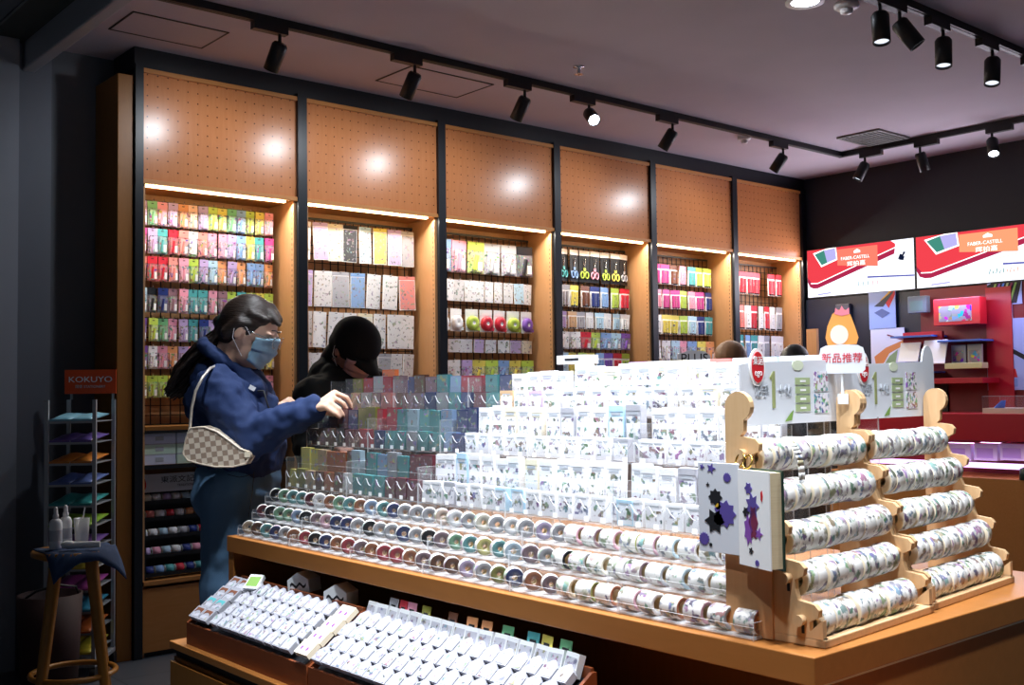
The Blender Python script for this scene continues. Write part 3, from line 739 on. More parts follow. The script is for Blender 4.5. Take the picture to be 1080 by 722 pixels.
for r in range(3):
    ya, yb = (1.235, 1.25, 1.22)[r], (2.955, 2.985, 2.985)[r]; nm_ = 5; Lm = (yb-ya)/nm_; n = 33 if r < 2 else 32; p = (yb-ya)/n
    for k in range(nm_):
        pocket(UX[r], UZ[r], ya+k*Lm+.001, ya+(k+1)*Lm-.001, UH[r], 'clear scalloped acrylic holder, %s from the rack, on the %s step of the island' % (ONES[k], upname[r]), 'clear scalloped holders', 7)
    for rank in (0, 1):
        for k in range(n):
            y = yb-(k+.5)*p
            m_ = (y-ya) % Lm
            if m_ < .030: y += .030-m_
            if m_ > Lm-.030: y -= m_-(Lm-.030)
            dk = k < len(front_dark[r]) - (1 if r else 0)
            if dk: c = (front_dark if rank == 0 else rear_dark)[r][k]
            else: c = random.choice(light_cols)
            tall = (r == 2 and k > 18)
            h = (UH[r]*1.15 if rank == 0 else (.112 if dk else .120)) * random.uniform(.95, 1.03)
            if r == 2: h = (.060 if rank == 0 else .108)*random.uniform(.96, 1.04)
            if tall: h *= 1.10
            if r == 2 and rank == 0 and not dk and k < 19: c = ['salmon', 'lilac', 'green', 'peach', 'salmon', 'grey', 'white', 'tan'][k % 8] if k < 19 and k % 2 else c
            key = (dk, round(h, 2)); w = p*.88 if not dk else p*.96
            me = dark_mesh(w, .016, h) if dk else stick_mesh(w, .018, h)
            o = link('sticker_pack', me, None, (UX[r]+(.015 if rank == 0 else .058), y, UZ[r]+.0035), (0, random.uniform(-.03, .06), random.uniform(-.05, .05)), deep(c, .72, .15) if dk else C(c))
            tag(o, '%s sticker pack, %s from the far end, %s rank of the %s island step' % (c, ordn(k), 'front' if rank == 0 else 'rear', upname[r]), 'sticker pack', 'sticker packs in the %s rank of the %s step' % ('front' if rank == 0 else 'rear', upname[r]))
# clear step base that carries the rear of the display, and the goods behind the top step
t = thing('acrylic_riser', 'long clear acrylic box standing behind the top step of the island', 'acrylic holder', (1.878, 1.24, T))
s = MB(); s.sheet(0, .20, 0, 1.72, .352, .355, 0, 1); s.build('top_sheet', [M['clear'], M['clearw']], t)
for yy in (0, .57, 1.14, 1.717):
    s = MB(); s.sheet(0, .2, yy, yy+.003, 0, .352, 0, 1); s.build('end_sheet', [M['clear'], M['clearw']], t)
for k in range(14):                        # tall white sticker cards behind the top step, near half
    y = 1.27+k*.062
    if k > 9: y += .03
    h = .128 if k < 9 else random.choice((.085, .075))
    me = stick_mesh(.057, .012, h)
    c = ['white', 'white', 'skyblue', 'white', 'salmon', 'white', 'cream', 'white', 'lilac', 'white', 'white', 'grey', 'white', 'white'][k]
    o = link('figure_card', me, None, (1.905, y, 1.186), (0, .02, random.uniform(-.08, .08)), C(c))
    tag(o, 'tall %s illustrated card, %s from the rack, behind the top island step' % (c, ordn(k)), 'card', 'tall illustrated cards behind the top step')
for k in range(11):
    y = 2.14+k*.075
    me = dark_mesh(.07, .014, .10 if k not in (9,) else .135); c = 'white white white lilac white salmon white black navy rust grey'.split()[k]
    if k < 7: me = stick_mesh(.06, .014, random.uniform(.07, .1))
    o = link('figure_card', me, None, (1.905, y, 1.186), (0, 0, 0), C(c))
    tag(o, 'narrow %s card, %s from the middle, behind the top island step' % (c, ordn(k)), 'card', 'narrow cards behind the top step')
s = MB(); s.box(0, .05, 0, .10, 0, .022, 0); s.box(-.001, 0, .02, .07, .008, .014, 1)
tag(s.build('white_carton', [M['ocm'], M['ink']], None, (1.885, 1.93, 1.316), 'f4f4f6'), 'white carton with a black stroke lying on top of the cards', 'box')

# ---- the two wooden tape racks on the near right corner
def rack(ox, oy, ang, label, cols, sgn, which):
    t = thing('tape_rack', label, 'tape rack', (ox, oy, T), ang, 'pale wooden tape racks')
    W = .392
    rz = [.042, .107, .172, .240, .307]; ry = [.022, .047, .073, .100, .127]
    # base frame
    s = MB(); s.box(0, W, -.018, .0, 0, .014); s.box(0, W, .135, .165, 0, .014); s.box(0, .018, -.018, .165, 0, .014); s.box(W-.018, W, -.018, .165, 0, .014)
    bevel(s.build('base_frame', M['pine'], t), .002)
    def side(x0, th):
        pts = [(.165, .014), (.165, .385)]
        # round head
        for a in range(0, 10): q = PI*1.0-a*PI/6.2; pts.append((.142-.026*math.cos(q)*1, .385+.026*math.sin(q)))
        pts = [(.165, .014)]
        for a in range(0, 13): q = 0+a*(PI*1.35)/12; pts.append((.139+.026*math.cos(q), .388+.026*math.sin(q)))
        pts.append((.128, .345))
        for k in range(4, -1, -1):
            z, y = rz[k], ry[k]
            pts += [(y-.010+.018, z+.030), (y-.022, z+.026), (y-.030, z+.018), (y-.028, z+.006), (y-.012, z-.002), (y-.012, z-.018)]
        pts += [(-.014, .045), (-.014, .014)]
        s = MB(); R = Matrix(((0, 1, 0, x0), (1, 0, 0, 0), (0, 0, 1, 0), (0, 0, 0, 1)))
        s.prism(pts, th, R); return s
    for x0 in (0, W-.012):
        bevel(side(x0, .012).build('side_board', M['pine'], t), .0015)
    s = MB(); s.box(-.006, -.0005, .075, .166, .002, .215); s.build('cover_board', M['pine2'], t) if which == 0 else None
    for k in range(5):
        s = MB(); s.cyl((-.012, ry[k], rz[k]), (W+.012, ry[k], rz[k]), .0085, n=14)
        s.cyl((-.016, ry[k], rz[k]), (-.012, ry[k], rz[k]), .0095, n=14); s.cyl((W+.012, ry[k], rz[k]), (W+.016, ry[k], rz[k]), .0095, n=14)
        s.build('rod', M['pine'], t)
    for k in range(5):
        s = MB(); s.box(-.0008, -.0002, ry[k]-.003, ry[k]+.002, rz[k]-.022, rz[k]-.008); s.build('slot', M['ink'], t)
    for k in range(1, 5):
        s = MB(); s.box(.012, W-.012, ry[k]+.026, ry[k]+.032, rz[k]-.026, rz[k]+.01); s.build('back_slat', M['pine'], t)
    R = Matrix.Rotation(ang, 4, 'Z'); R.translation = Vector((ox, oy, T))
    return R, rz, ry, W
rackm = []
for w_, r_ in ((.030, .0290), (.026, .0275), (.034, .0300), (.020, .0280)): 
    s = MB(); Rx = Matrix.Rotation(PI/2, 4, 'Y'); e = .0012; rc_ = .0135
    s.lathe([(rc_, -w_/2), (r_-e, -w_/2), (r_, -w_/2+e), (r_, w_/2-e), (r_-e, w_/2), (rc_, w_/2), (rc_, -w_/2)], 24, 0, Rx, [1, 0, 0, 0, 1, 2])
    rackm.append((s.mesh('tape_roll', [M['washi'], M['cream'], M['core']]), w_, r_))
for which, (ox, oy, ang, lab) in enumerate(((1.513, 1.027, math.radians(3.6), 'pale wooden five-rod tape rack at the near corner of the island'),
                                            (1.921, 1.060, math.radians(4.4), 'pale wooden five-rod tape rack, the farther one towards the red shelves'))):
    R, rz, ry, W = rack(ox, oy, ang, lab, None, 1, which)
    for k in range(5):
        x = .020; q = 0
        while True:
            me, w_, r_ = random.choice(rackm)
            if x+w_ > W-.018: break
            p = R @ Vector((x+w_/2, ry[k]-.002+random.uniform(-.002, .002), rz[k]-.006+random.uniform(-.0015, .0015)))
            o = link('tape_roll', me, None, p, None, 'f2eee4')
            o.rotation_euler = (random.uniform(-.5, .35), random.uniform(-.05, .05), ang+random.uniform(-.14, .14))
            tag(o, 'printed tape roll, %s from left on the %s rod of the %s wooden rack' % (ordn(q), ('lowest', 'second', 'middle', 'fourth', 'top')[k], ('near', 'far')[which]), 'tape roll', 'tape rolls on the rods of the %s wooden rack' % ('near', 'far')[which])
            x += w_+random.uniform(.001, .004); q += 1
    # header sign of the rack
    X = (R.to_3x3() @ Vector((1, 0, 0))); Yv = (R.to_3x3() @ Vector((0, 1, 0)))
    t = thing('rack_sign', 'white printed header sign with a red oval badge above the %s wooden rack' % ('near', 'far')[which], 'sign', R @ Vector((.055, .168, .352)), ang, 'header signs of the tape racks')
    sw, sh = .392, .122
    pts = [(0, 0), (sw, 0), (sw, sh*1.02)] + [(sw-.03+.028*math.cos(a), sh*1.02+.034*math.sin(a)) for a in [q*PI/10 for q in range(1, 10)]] + [(sw-.060, sh*1.0), (.03, sh*.93), (0, sh*.90)]
    s = MB(); s.prism(pts, .004); s.build('face_board', [M['signface']], t)
    s = MB(); s.prism([(.05+.024*math.cos(a), sh*.86+.034*math.sin(a)) for a in [q*2*PI/24 for q in range(24)]], .003, Matrix.Translation((0, -.003, 0))); b = s.build('badge', M['tag'], t)
    s = MB(); s.prism([(.05+.019*math.cos(a), sh*.86+.028*math.sin(a)) for a in [q*2*PI/24 for q in range(24)]], .0015, Matrix.Translation((0, -.0045, 0))); s.build('badge_centre', M['red'], b)
    text('集运', 'badge_lettering', .017, M['tag'], b, frame_m((.05, -.0047, sh*.95), (1, 0, 0), (0, 0, 1)))
    text('ego', 'badge_lettering', .017, M['tag'], b, frame_m((.05, -.0047, sh*.78), (1, 0, 0), (0, 0, 1)))
    s = MB(); s.prism([(.100, .030), (.110, .030), (.110, .098), (.104, .098), (.092, .086), (.095, .082), (.100, .086)], .001, Matrix.Translation((0, -.0012, 0))); s.build('numeral', M['olive'], t)
    text('贴手', 'lettering', .024, M['greyprint'], t, frame_m((.066, -.001, .060), (1, 0, 0), (0, 0, 1)))
    text('十帖', 'lettering', .024, M['greyprint'], t, frame_m((.142, -.001, .060), (1, 0, 0), (0, 0, 1)))
    s = MB()
    for q in range(4): s.box(.180, .232, -.0012, 0, .022+q*.017, .035+q*.017)
    s.build('green_label', M['greenp'], t)
    s = MB()
    for q in range(4): s.box(.196, .216, -.0016, -.0011, .0265+q*.017, .0305+q*.017)
    s.build('label_lines', M['tag'], t)
    s = MB(); s.box(.248, .272, -.0012, 0, .018, .055); s.box(.275, .300, -.0012, 0, .018, .055); s.box(.248, .272, -.0012, 0, .060, .098); s.box(.275, .300, -.0012, 0, .060, .098)
    s.build('pattern_swatch', printed('swatch print %d' % which, 'e8e4ec', 110, .47, .9, 0, .5, .5), t)
    s = MB(); s.add([(.140, -.001, .004), (.165, -.001, .006), (.172, -.001, .026), (.158, -.001, .018)], [(0, 1, 2, 3)]); s.build('leaf_print', M['leafg'], t)
    s = MB(); s.prism([(.19+.02*math.cos(a), sh*.90+.010*math.sin(a)) for a in [q*2*PI/20 for q in range(20)]], .0008, Matrix.Translation((0, -.001, 0))); s.build('oval_print', plain('faint green print %d' % which, 'dfe8cc', .6), t)
# taller white boxes behind the rack signs
for k, (x, y, w, h, c) in enumerate(((1.62, 1.33, .17, .130, 'f6f7f4'), (1.83, 1.36, .17, .124, 'eef3e6'))):
    pass

# ---- hanging sample card and sample book on the near rack
t = thing('hanging_card', 'flat grey card with purple flowers hanging at the end of the wooden rack', 'card', (1.481, 1.146, 1.118))
s = MB(); s.box(-.003, 0, 0, .088, -.150, .004, 0); bevel(s.build('card_sheet', M['signface'], t), .001)
def flower(px, pz, r, mat, name='flower_print', n=14, depth=.12):
    s = MB(); s.prism([(px+r*(1+depth*math.cos(k*PI))*math.cos(k*PI/n), pz+r*(1+depth*math.cos(k*PI))*math.sin(k*PI/n)) for k in range(2*n)], .0008, Matrix(((0, 1, 0, -.0040), (-1, 0, 0, .088), (0, 0, 1, 0), (0, 0, 0, 1))))
    return s.build(name, mat, t)
flower(.064, -.020, .0075, M['purple']); flower(.012, -.128, .0105, M['purple']); flower(.030, -.006, .007, M['purple'], 'leaf_print', 5, .42); flower(.010, .0-.004, .004, M['purple'], 'leaf_print', 5, .4)
flower(.026, -.137, .003, M['ink']); flower(.022, -.034, .003, M['ink'], 'leaf_print', 4, .4)
flower(.058, -.082, .021, M['purple'], 'bouquet_print', 9, .14)
flower(.038, -.055, .013, M['ink'], 'bouquet_print', 8, .16); flower(.036, -.096, .018, M['ink'], 'bouquet_print', 6, .25); flower(.044, -.092, .010, M['maroon'], 'bouquet_print', 7, .12); flower(.044, -.070, .006, M['yellow'], 'bouquet_print', 6, .15)
def gold_ring(p, label, r=.011):
    pts = [(math.cos(a)*r*.5, math.sin(a)*r*.8, math.cos(a)*r*.0+math.sin(a)*0+math.cos(a)*r) for a in [k*2*PI/18 for k in range(18)]]
    tag(MB().tube(pts, .0016, 7, 0, True).build('gold_ring', M['gold'], None, p), label, 'ring', 'gold rings holding the sample books')
gold_ring((1.486, 1.148, 1.128), 'gold ring joining the grey sample card to the rack')
gold_ring((1.480, 1.128, 1.126), 'gold ring through the corner of the sample book')
A = Vector((1.472, 1.142, 0)); wv = Vector((-.30, -.95, 0)).normalized(); nv = Vector((.95, -.30, 0)).normalized()
Bm = Matrix((wv, nv, Vector((0, 0, 1)))).transposed().to_4x4(); Bm.translation = Vector((1.472, 1.142, 1.114))
t = thing('sample_book', 'thick sample book of tape prints with a white cover and violet flowers, hanging open', 'book'); t.matrix_world = Bm
s = MB(); s.box(0, .086, -.001, .0015, -.158, 0); s.build('cover', M['tag'], t)
s = MB(); s.box(.001, .084, .0015, .024, -.156, -.002); s.build('pages', M['pages'], t)
s = MB(); s.box(0, .087, .024, .0275, -.160, .001); s.build('back_cover', M['dgreen'], t)
def bprint(px, pz, r, mat, n=8, d=.2, sx=1, sz=1):
    s = MB(); s.prism([(px+sx*r*(1+d*math.cos(k*PI))*math.cos(k*PI/n), pz+sz*r*(1+d*math.cos(k*PI))*math.sin(k*PI/n)) for k in range(2*n)], .0008, Matrix.Translation((0, -.0018, 0)))
    s.build('flower_print', mat, t)
bprint(.030, -.030, .009, M['purple'], 6, .2); bprint(.040, -.058, .015, M['purple'], 7, .25, 1, 1.2); bprint(.042, -.085, .014, M['maroon'], 6, .15, .8, 1.9)
bprint(.028, -.098, .013, M['violet'], 7, .2, .8, 1.8); bprint(.056, -.102, .008, M['violet'], 5, .4); bprint(.022, -.070, .008, M['ink'], 6, .2); bprint(.066, -.040, .004, M['red'], 5, .1, .7, 2.2)
bprint(.034, -.132, .005, M['ink'], 5, .3); bprint(.050, -.150, .005, M['purple'], 9, .1)
# loose tape tail hanging from the top rod
s = MB(); pts = []
for k in range(12):
    f = k/11; pts.append(Vector((.0+f*.022, -.026-.022*math.sin(f*2.2), .0-.075*f*f-.01*f)))
for a, b in zip(pts, pts[1:]): s.add([a+Vector((-.009, 0, 0)), a+Vector((.009, 0, 0)), b+Vector((.009, 0, 0)), b+Vector((-.009, 0, 0))], [(0, 1, 2, 3)], 0, True)
o = s.build('tape_tail', M['washi'], None, (1.590, 1.158, 1.160)); md = o.modifiers.new('solid', 'SOLIDIFY'); md.thickness = .0006
tag(o, 'loose printed strip of tape hanging from a roll on the top rod', 'tape strip')

# ---- chibi-topped new-goods sign: plain pale head-shaped card with wording
P = at_w(888, 378, 2.12); v = (CAM-P); v.z = 0; v.normalize(); ang = math.atan2(v.y, v.x)+PI/2
HS = P.z-T-.374
t = thing('new_goods_sign', 'small cut-out sign with red wording under a plain orange and pink figure card', 'sign', (P.x, P.y, T+HS), ang)
s = MB(); s.cyl((0, .006, .30), (0, .006, .36), .003, n=8); s.build('stick', M['white'], t)
s = MB(); s.box(-.010, .010, .003, .016, .285, .305); s.build('clip', M['white'], t)
sb = [(-.038, .345), (.036, .345), (.043, .352), (.045, .375), (.040, .395), (.030, .400), (0, .402), (-.030, .400), (-.040, .395), (-.044, .375), (-.043, .352)]
b_ = MB(); b_.prism(sb, .003, Matrix.Translation((0, -.001, 0))); bevel(b_.build('word_board', M['signface'], t), .001)
text('新品推荐', 'lettering', .0205, M['redtext'], t, frame_m((0, -.0012, .374), (1, 0, 0), (0, 0, 1)), sx=.95)
hd = [(-.026, .400), (-.030, .415), (-.026, .438), (-.016, .462), (-.006, .470), (.008, .470), (.018, .460), (.026, .436), (.032, .415), (.028, .402)]
s = MB(); s.prism(hd, .0025); s.build('figure_card', M['orangehair'], t)
s = MB(); s.prism([(-.004+.017*math.cos(a), .421+.019*math.sin(a)) for a in [q*2*PI/20 for q in range(20)]], .001, Matrix.Translation((0, -.001, 0))); s.build('face_patch', M['peach'], t)
s = MB(); s.prism([(-.012, .462), (-.010, .474), (-.003, .468), (.002, .478), (.008, .468), (.016, .474), (.016, .461), (.002, .458)], .002, Matrix.Translation((0, -.0005, 0))); s.build('bow', M['pinkbow'], t)

# sign poking above the cards
p = at_w(735, 378, 4.3)
t = thing('brand_sign', 'small grey sign reading PLUS poking above the white cards', 'sign', (p.x, p.y, 0), -.65)
h = p.z
s = MB(); s.prism([(-.075, h-.03), (.055, h-.03), (.055, h+.012), (.03, h+.03), (-.03, h+.033), (-.075, h+.018)], .012); s.build('sign_board', plain('grey board', 'c4c8d0', .5), t)
s = MB(); s.cyl((-.02, .008, 0), (-.02, .008, h-.02), .008); s.lathe([(0, 0), (.14, 0), (.14, .012), (0, .015)], 20, 0, Matrix.Translation((-.02, .008, 0))); s.build('stand', M['metal'], t)
text('PLUS', 'lettering', .052, M['ink'], t, frame_m((-.01, -.001, h), (1, 0, 0), (0, 0, 1)))

# ------------------------------------------------------------------ stamp-box trays on the low cabinet
SL = math.atan2(.098, .154)                      # slope of the trays
def slope_m(y): 
    m_ = Matrix.Rotation(-SL, 4, 'Y'); m_.translation = Vector((1.300, y, .612)); return m_
def stamp_tray(y0, y1, label):
    t = thing('stamp_tray', label, 'tray', (1.296, y0, .55), 0, 'sloping trays of stamp boxes')
    L = y1-y0
    R = Matrix(((1, 0, 0, 0), (0, 1, 0, 0), (0, 0, 1, 0), (0, 0, 0, 1)))
    for yy in (0, L-.008):
        s = MB(); s.prism([(0, 0), (.170, 0), (.170, .165), (.158, .165), (0, .060)], .008, Matrix.Translation((0, yy, 0))); s.build('end_board', M['redwood'], t)
    s = MB(); s.box(0, .008, .008, L-.008, 0, .060); s.build('front_board', M['redwood'], t)
    s = MB(); s.box(.162, .170, .008, L-.008, 0, .172); s.build('back_board', M['redwood'], t)
    s = MB(); s.prism([(.008, .045), (.162, .150), (.162, .144), (.008, .039)], L-.016, Matrix.Translation((0, .008, 0))); s.build('sloping_floor', M['ink'], t)
    return t
stamp_tray(2.275, 2.945, 'reddish wooden sloping tray at the far end of the low cabinet, full of white boxes')
stamp_tray(1.480, 2.268, 'reddish wooden sloping tray nearer to the camera, full of white tipped boxes')
def gable_mesh(w, d, h, kind):
    """small white carton; local x up the slope, z out of the slope"""
    s = MB()
    if kind == 'window':
        s.box(0, d, -w/2, w/2, 0, h, 0)
        # die-cut window with a dark arch in the lid
        s.prism([(-w*.38, d*.45), (-w*.38, d*.86), (w*.38, d*.86), (w*.38, d*.45), (w*.20, d*.62), (0, d*.68), (-w*.20, d*.62)], .0006, Matrix(((0, 0, 1, 0), (1, 0, 0, 0), (0, -1, 0, h+.0008), (0, 0, 0, 1))), 1)
        s.box(d*.12, d*.42, -w*.36, w*.36, h, h+.0006, 2)
    else:
        R = Matrix(((0, 0, 1, 0), (1, 0, 0, 0), (0, -1, 0, h), (0, 0, 0, 1)))
        s.prism([(-w/2, 0), (w/2, 0), (w/2, d*.66), (w*.10, d), (-w*.10, d), (-w/2, d*.66)], h, R, 0)
        s.prism([(-w*.42, d*.06), (w*.42, d*.06), (w*.42, d*.62), (0, d*.84), (-w*.42, d*.62)], .0006, Matrix.Translation((0, 0, .0007)) @ R, 2)
    return s.mesh('stamp_box', [M['boxwhite'], M['ocm'], M['stampbox']])
gw = gable_mesh(.052, .040, .014, 'window'); gg = gable_mesh(.040, .042, .016, 'gable')
def put(me, y, u, hgt, label, grp, name='stamp_box', tilt=.22, yaw=0, c='brown', z0=.004, cat='box'):
    m_ = slope_m(y); p = m_ @ Vector((u+.006, 0, z0))
    o = link(name, me, None, p, (0, -SL-tilt*0+(-.10), yaw), C(c) if c in PAL else c)
    tag(o, label, cat, grp); return o
rn = ('lowest', 'second', 'third', 'highest')
for r in range(4):                             # windowed boxes at the far end of the first tray
    for k in range(2):
        put(gw, 2.905-k*.056, .002+r*.043, 0, 'white box with cut-out window, %s row of the far tray, %s from its end' % (rn[r], ONES[k]), 'windowed boxes in the far tray', c='brown' if r != 1 else 'teal')
def fill(ya, yb, p, rows, tray, off, skip=()):
    for r in rows:
        n = int((yb-ya)/p)
        for k in range(n):
            if (r, k) in skip: continue
            y = yb-(k+.5)*p-off*(r % 2)
            me = gg; o = put(me, y, .002+r*.043, 0, 'small white tipped box, %s from the far side, %s row of the %s tray' % (ordn(k), rn[r], tray), 'tipped boxes in the %s tray' % tray, c='white', yaw=random.uniform(-.06, .06))
fill(2.335, 2.800, .044, range(4), 'far', .008)
fill(1.495, 2.255, .044, range(4), 'near', .008)
# long tan boxes between the trays
s = MB(); s.box(0, .040, -.03, .03, 0, .014, 0)
for a in (-.012, .013): s.box(.012, .022, a-.004, a+.004, .014, .0146, 1)
me = s.mesh('tan_box', [M['cream'], M['violet']])
for r in range(4): put(me, 2.300, .002+r*.042, 0, 'cream box with two violet marks, %s row between the two trays' % rn[r], 'cream boxes between the trays', 'tan_box', z0=.010)
# upright packs standing along the top of the trays
s = MB(); s.box(0, .016, -.020, .020, 0, .045, 0); s.box(-.0006, 0, -.017, .017, .006, .036, 1)
me = s.mesh('stamp_pack', [M['white'], M['stampbox']])
for k in range(17):
    y = 2.225-k*.0435
    o = link('stamp_pack', me, None, (1.436+random.uniform(-.003, .003), y, .704), (0, .35+random.uniform(-.05, .05), random.uniform(-.12, .12)), C('white'))
    tag(o, 'white printed pack leaning at the back of the near tray, %s from its far side' % ordn(k), 'stamp pack', 'white packs along the back of the near tray')
s = MB(); s.box(0, .0015, -.017, .017, 0, .062, 0); s.box(-.0008, .0, -.009, .009, .040, .047, 1)
me = s.mesh('divider_card', [M['oc'], M['ink']])
for k, (y, c) in enumerate(((2.16, 'grey'), (2.12, 'red'), (2.085, 'pink'), (2.03, 'olive'), (1.93, 'brown'), (1.86, 'orange'), (1.81, 'orange'), (1.74, 'green'), (1.66, 'teal'), (1.62, 'yellow'), (1.565, 'green'))):
    o = link('divider_card', me, None, (1.456, y, .70), (0, .2, random.uniform(-.1, .1)), C(c))
    tag(o, '%s tab card standing behind the near tray, %s from its far side' % (c, ONES[k]), 'tab card', 'coloured tab cards behind the near tray')
def house_box(p, rz, tilt, label):
    t = thing('house_box', label, 'box', p, 0, 'white gabled cartons behind the trays'); t.rotation_euler = (0, tilt, rz)
    s = MB(); s.prism([(-.035, 0), (.035, 0), (.035, .035), (0, .055), (-.035, .035)], .055); bevel(s.build('carton', M['white'], t), .001)
    s = MB(); pts = [(-.026+.052*q/10, .024+.005*math.sin(q*1.3)) for q in range(11)]; pts += [(a, b-.007) for a, b in reversed(pts)]
    s.prism(pts, .0008, Matrix.Translation((0, -.0008, 0))); s.build('cut_out', M['ink'], t)
house_box((1.470, 2.62, .712), -1.15, -.1, 'white gabled carton with a dark slot, the farther one behind the far tray')
house_box((1.462, 2.42, .706), -1.15, .0, 'white gabled carton with a dark slot, the nearer one behind the far tray')
s = MB(); s.box(0, .05, -.022, .022, 0, .012, 0); s.box(.008, .042, -.018, .018, .012, .0126, 1)
o = put(s.mesh('green_pack', [M['white'], M['leafg']]), 2.775, .135, 0, 'white pack with a green leaf print lying at the top of the far tray', None, 'green_pack', z0=.02, yaw=.5)

# ------------------------------------------------------------------ screens on the right wall
def screen(x, y0, y1, z0, z1, label, warm):
    """y0 is the far (left) edge"""
    L = y0-y1; H = z1-z0
    Mx = frame_m((x, y0, z0), (0, -1, 0), (0, 0, 1))
    t = thing('advert_screen', label, 'screen', (0, 0, 0), 0, 'bright advertising screens'); t.matrix_world = Mx
    s = MB(); s.box(-.008, L+.008, -.008, H+.008, -.035, -.002); s.build('housing', M['black'], t)
    gl = emit('screen white', 'eef1ff', 1.7); s = MB(); s.box(0, L, 0, H, -.002, 0); s.build('display', gl, t)
    def poly(name, pts, mat, lift):
        s = MB(); z = .0004+lift*.0004
        s.add([(a*L, b*H, z) for a, b in pts], [tuple(range(len(pts)))]); return s.build(name, mat, t)
    red = emit('screen red', 'e8414c', 1.15); dred = emit('screen dark red', 'c8305a', .8); gr = emit('screen green', '4a9a8a', .9); wh = emit('screen line', 'ffffff', 1.8)
    vio = emit('screen violet', 'b9b4f0', 1.1); blu = emit('screen blue', '6468c0', .9); dk = emit('screen navy', '1f2a50', .5); or_ = emit('screen orange', 'f47a66' if not warm else 'f79a70', 1.25); yl = emit('screen pale green', 'e3efc4', 1.4)
    poly('picture', [(0, .33), (.02, .22), (.06, .18), (.10, .18), (.83, .73), (.84, .90), (.80, 1), (0, 1)], dred, 0)
    poly('picture', [(0, .42), (.04, .30), (.10, .29), (.84, .86), (.84, .93), (.80, 1), (0, 1)], red, 1)
    poly('picture', [(.03, .285), (.10, .275), (.84, .845), (.84, .865), (.10, .295), (.03, .305)], wh, 2)
    poly('picture', [(.06, .93), (.14, .62), (.30, .74), (.29, 1), (.20, 1)], wh, 3)
    poly('picture', [(.075, .90), (.145, .66), (.20, .70), (.17, .97)], gr, 4)
    poly('picture', [(.17, .97), (.20, .70), (.29, .76), (.28, .99)], vio, 4)
    poly('picture', [(.30, .62), (.68, .52), (.68, .95), (.30, .95)], or_, 5)
    poly('picture', [(.50, .40), (.85, .54), (.85, .56), (.50, .42)], yl, 1)
    poly('picture', [(.58, .30), (1, .25), (1, .28), (.58, .335)], blu, 1)
    poly('picture', [(.86, .62), (.89, .60), (.93, .74), (.91, .76), (.90, .70), (.88, .72)], dk, 1)
    poly('picture', [(.87, .60), (.91, .58), (.92, .66), (.88, .68)], dk, 2)
    for k in range(9): poly('picture', [(.49+k*.022, .15), (.496+k*.022, .15), (.502+k*.022, .24-.03*(k % 2)), (.496+k*.022, .24-.03*(k % 2))], gr if k < 5 else or_, 1)
    poly('picture', [(.10, .03), (.23, .05), (.23, .08), (.10, .06)], vio, 1)
    poly('picture', [(.46, .88), (.49, .92), (.52, .88), (.52, .84), (.46, .84)], wh, 6)
    S_ = Matrix.Translation((.47*L, .745*H, .0030))
    text('FABER-CASTELL', 'lettering', .036, wh, t, S_, extrude=.0002, sx=1.0)
    text('辉柏嘉', 'lettering', .042, wh, t, Matrix.Translation((.48*L, .62*H, .0030)), extrude=.0002, sx=1.3)
    l = bpy.data.lights.new('screen_glow', 'AREA'); l.shape = 'RECTANGLE'; l.size = L; l.size_y = H; l.energy = 9; l.color = (.88, .86, 1.0)
    o = link('screen_glow', l); o.matrix_world = Mx @ Matrix.Translation((L/2, H/2, .02)) @ Matrix.Rotation(PI, 4, 'X')
screen(7.500, 5.075, 4.150, 1.972, 2.352, 'left wall screen showing a red pencil tin, beside the shelf bays', False)
screen(7.500, 4.130, 3.020, 1.972, 2.352, 'right wall screen showing a red pencil tin, cut by the picture edge', True)

# ------------------------------------------------------------------ red and blue display wall under the screens
def xbox(name, mat, x0, x1, px0, py0, px1, py1, X=None):
    """box between x0 and x1 whose face at x0 fills the given place"""
    a = at_x(px0, py0, x0); b = at_x(px1, py1, x0); ya, yb = sorted((a.y, b.y)); za, zb = sorted((a.z, b.z))
    s = MB(); s.box(x0, x1, ya, yb, za, zb); return s, (x0, ya, yb, za, zb)
t = thing('display_unit', 'red and navy display unit with ledges and a wooden base under the screens', 'display unit', (7.56, 3.9, 0))
def dw(name, mat, x0, x1, y0, y1, z0, z1, b=0):
    s = MB(); s.box(x0-7.56, x1-7.56, y0-3.9, y1-3.9, z0, z1); o = s.build(name, M[mat], t)
    return bevel(o, b) if b else o
dw('navy_panel', 'navyp', 7.50, 7.555, 4.10, 5.10, .64, 1.955)
dw('red_panel', 'redd', 7.48, 7.555, 2.2, 4.10, .64, 1.955)
dw('red_upright', 'redp', 7.462, 7.48, 3.42, 3.60, 1.06, 1.93)
dw('base_cabinet', 'wood', 6.97, 7.55, 1.9, 4.6, 0, .64, .003)
dw('red_counter', 'redp', 7.02, 7.48, 1.9, 4.45, .88, 1.06, .004)
dw('red_back_low', 'redd', 7.40, 7.48, 1.9, 4.45, .64, .88)
dw('red_ledge', 'redp', 7.22, 7.48, 3.52, 4.00, 1.262, 1.300, .002)
dw('blue_ledge', 'bluep', 7.26, 7.50, 3.90, 4.22, 1.60, 1.612)  # the blue light on this ledge is put into its colour
dw('blue_ledge', 'bluep', 7.26, 7.48, 3.55, 3.86, 1.555, 1.567)
dw('blue_ledge', 'bluep', 7.20, 7.50, 3.92, 4.28, 1.34, 1.352)
dw('black_gap', 'black', 7.46, 7.49, 3.9, 4.05, 1.06, 1.262)
s = MB(); s.box(7.03-7.56, 7.06-7.56, 1.9-3.9, 4.3-3.9, .70, .735); s.build('lit_strip', emit('violet white led strip', 'e6b8ff', 2.2), t)
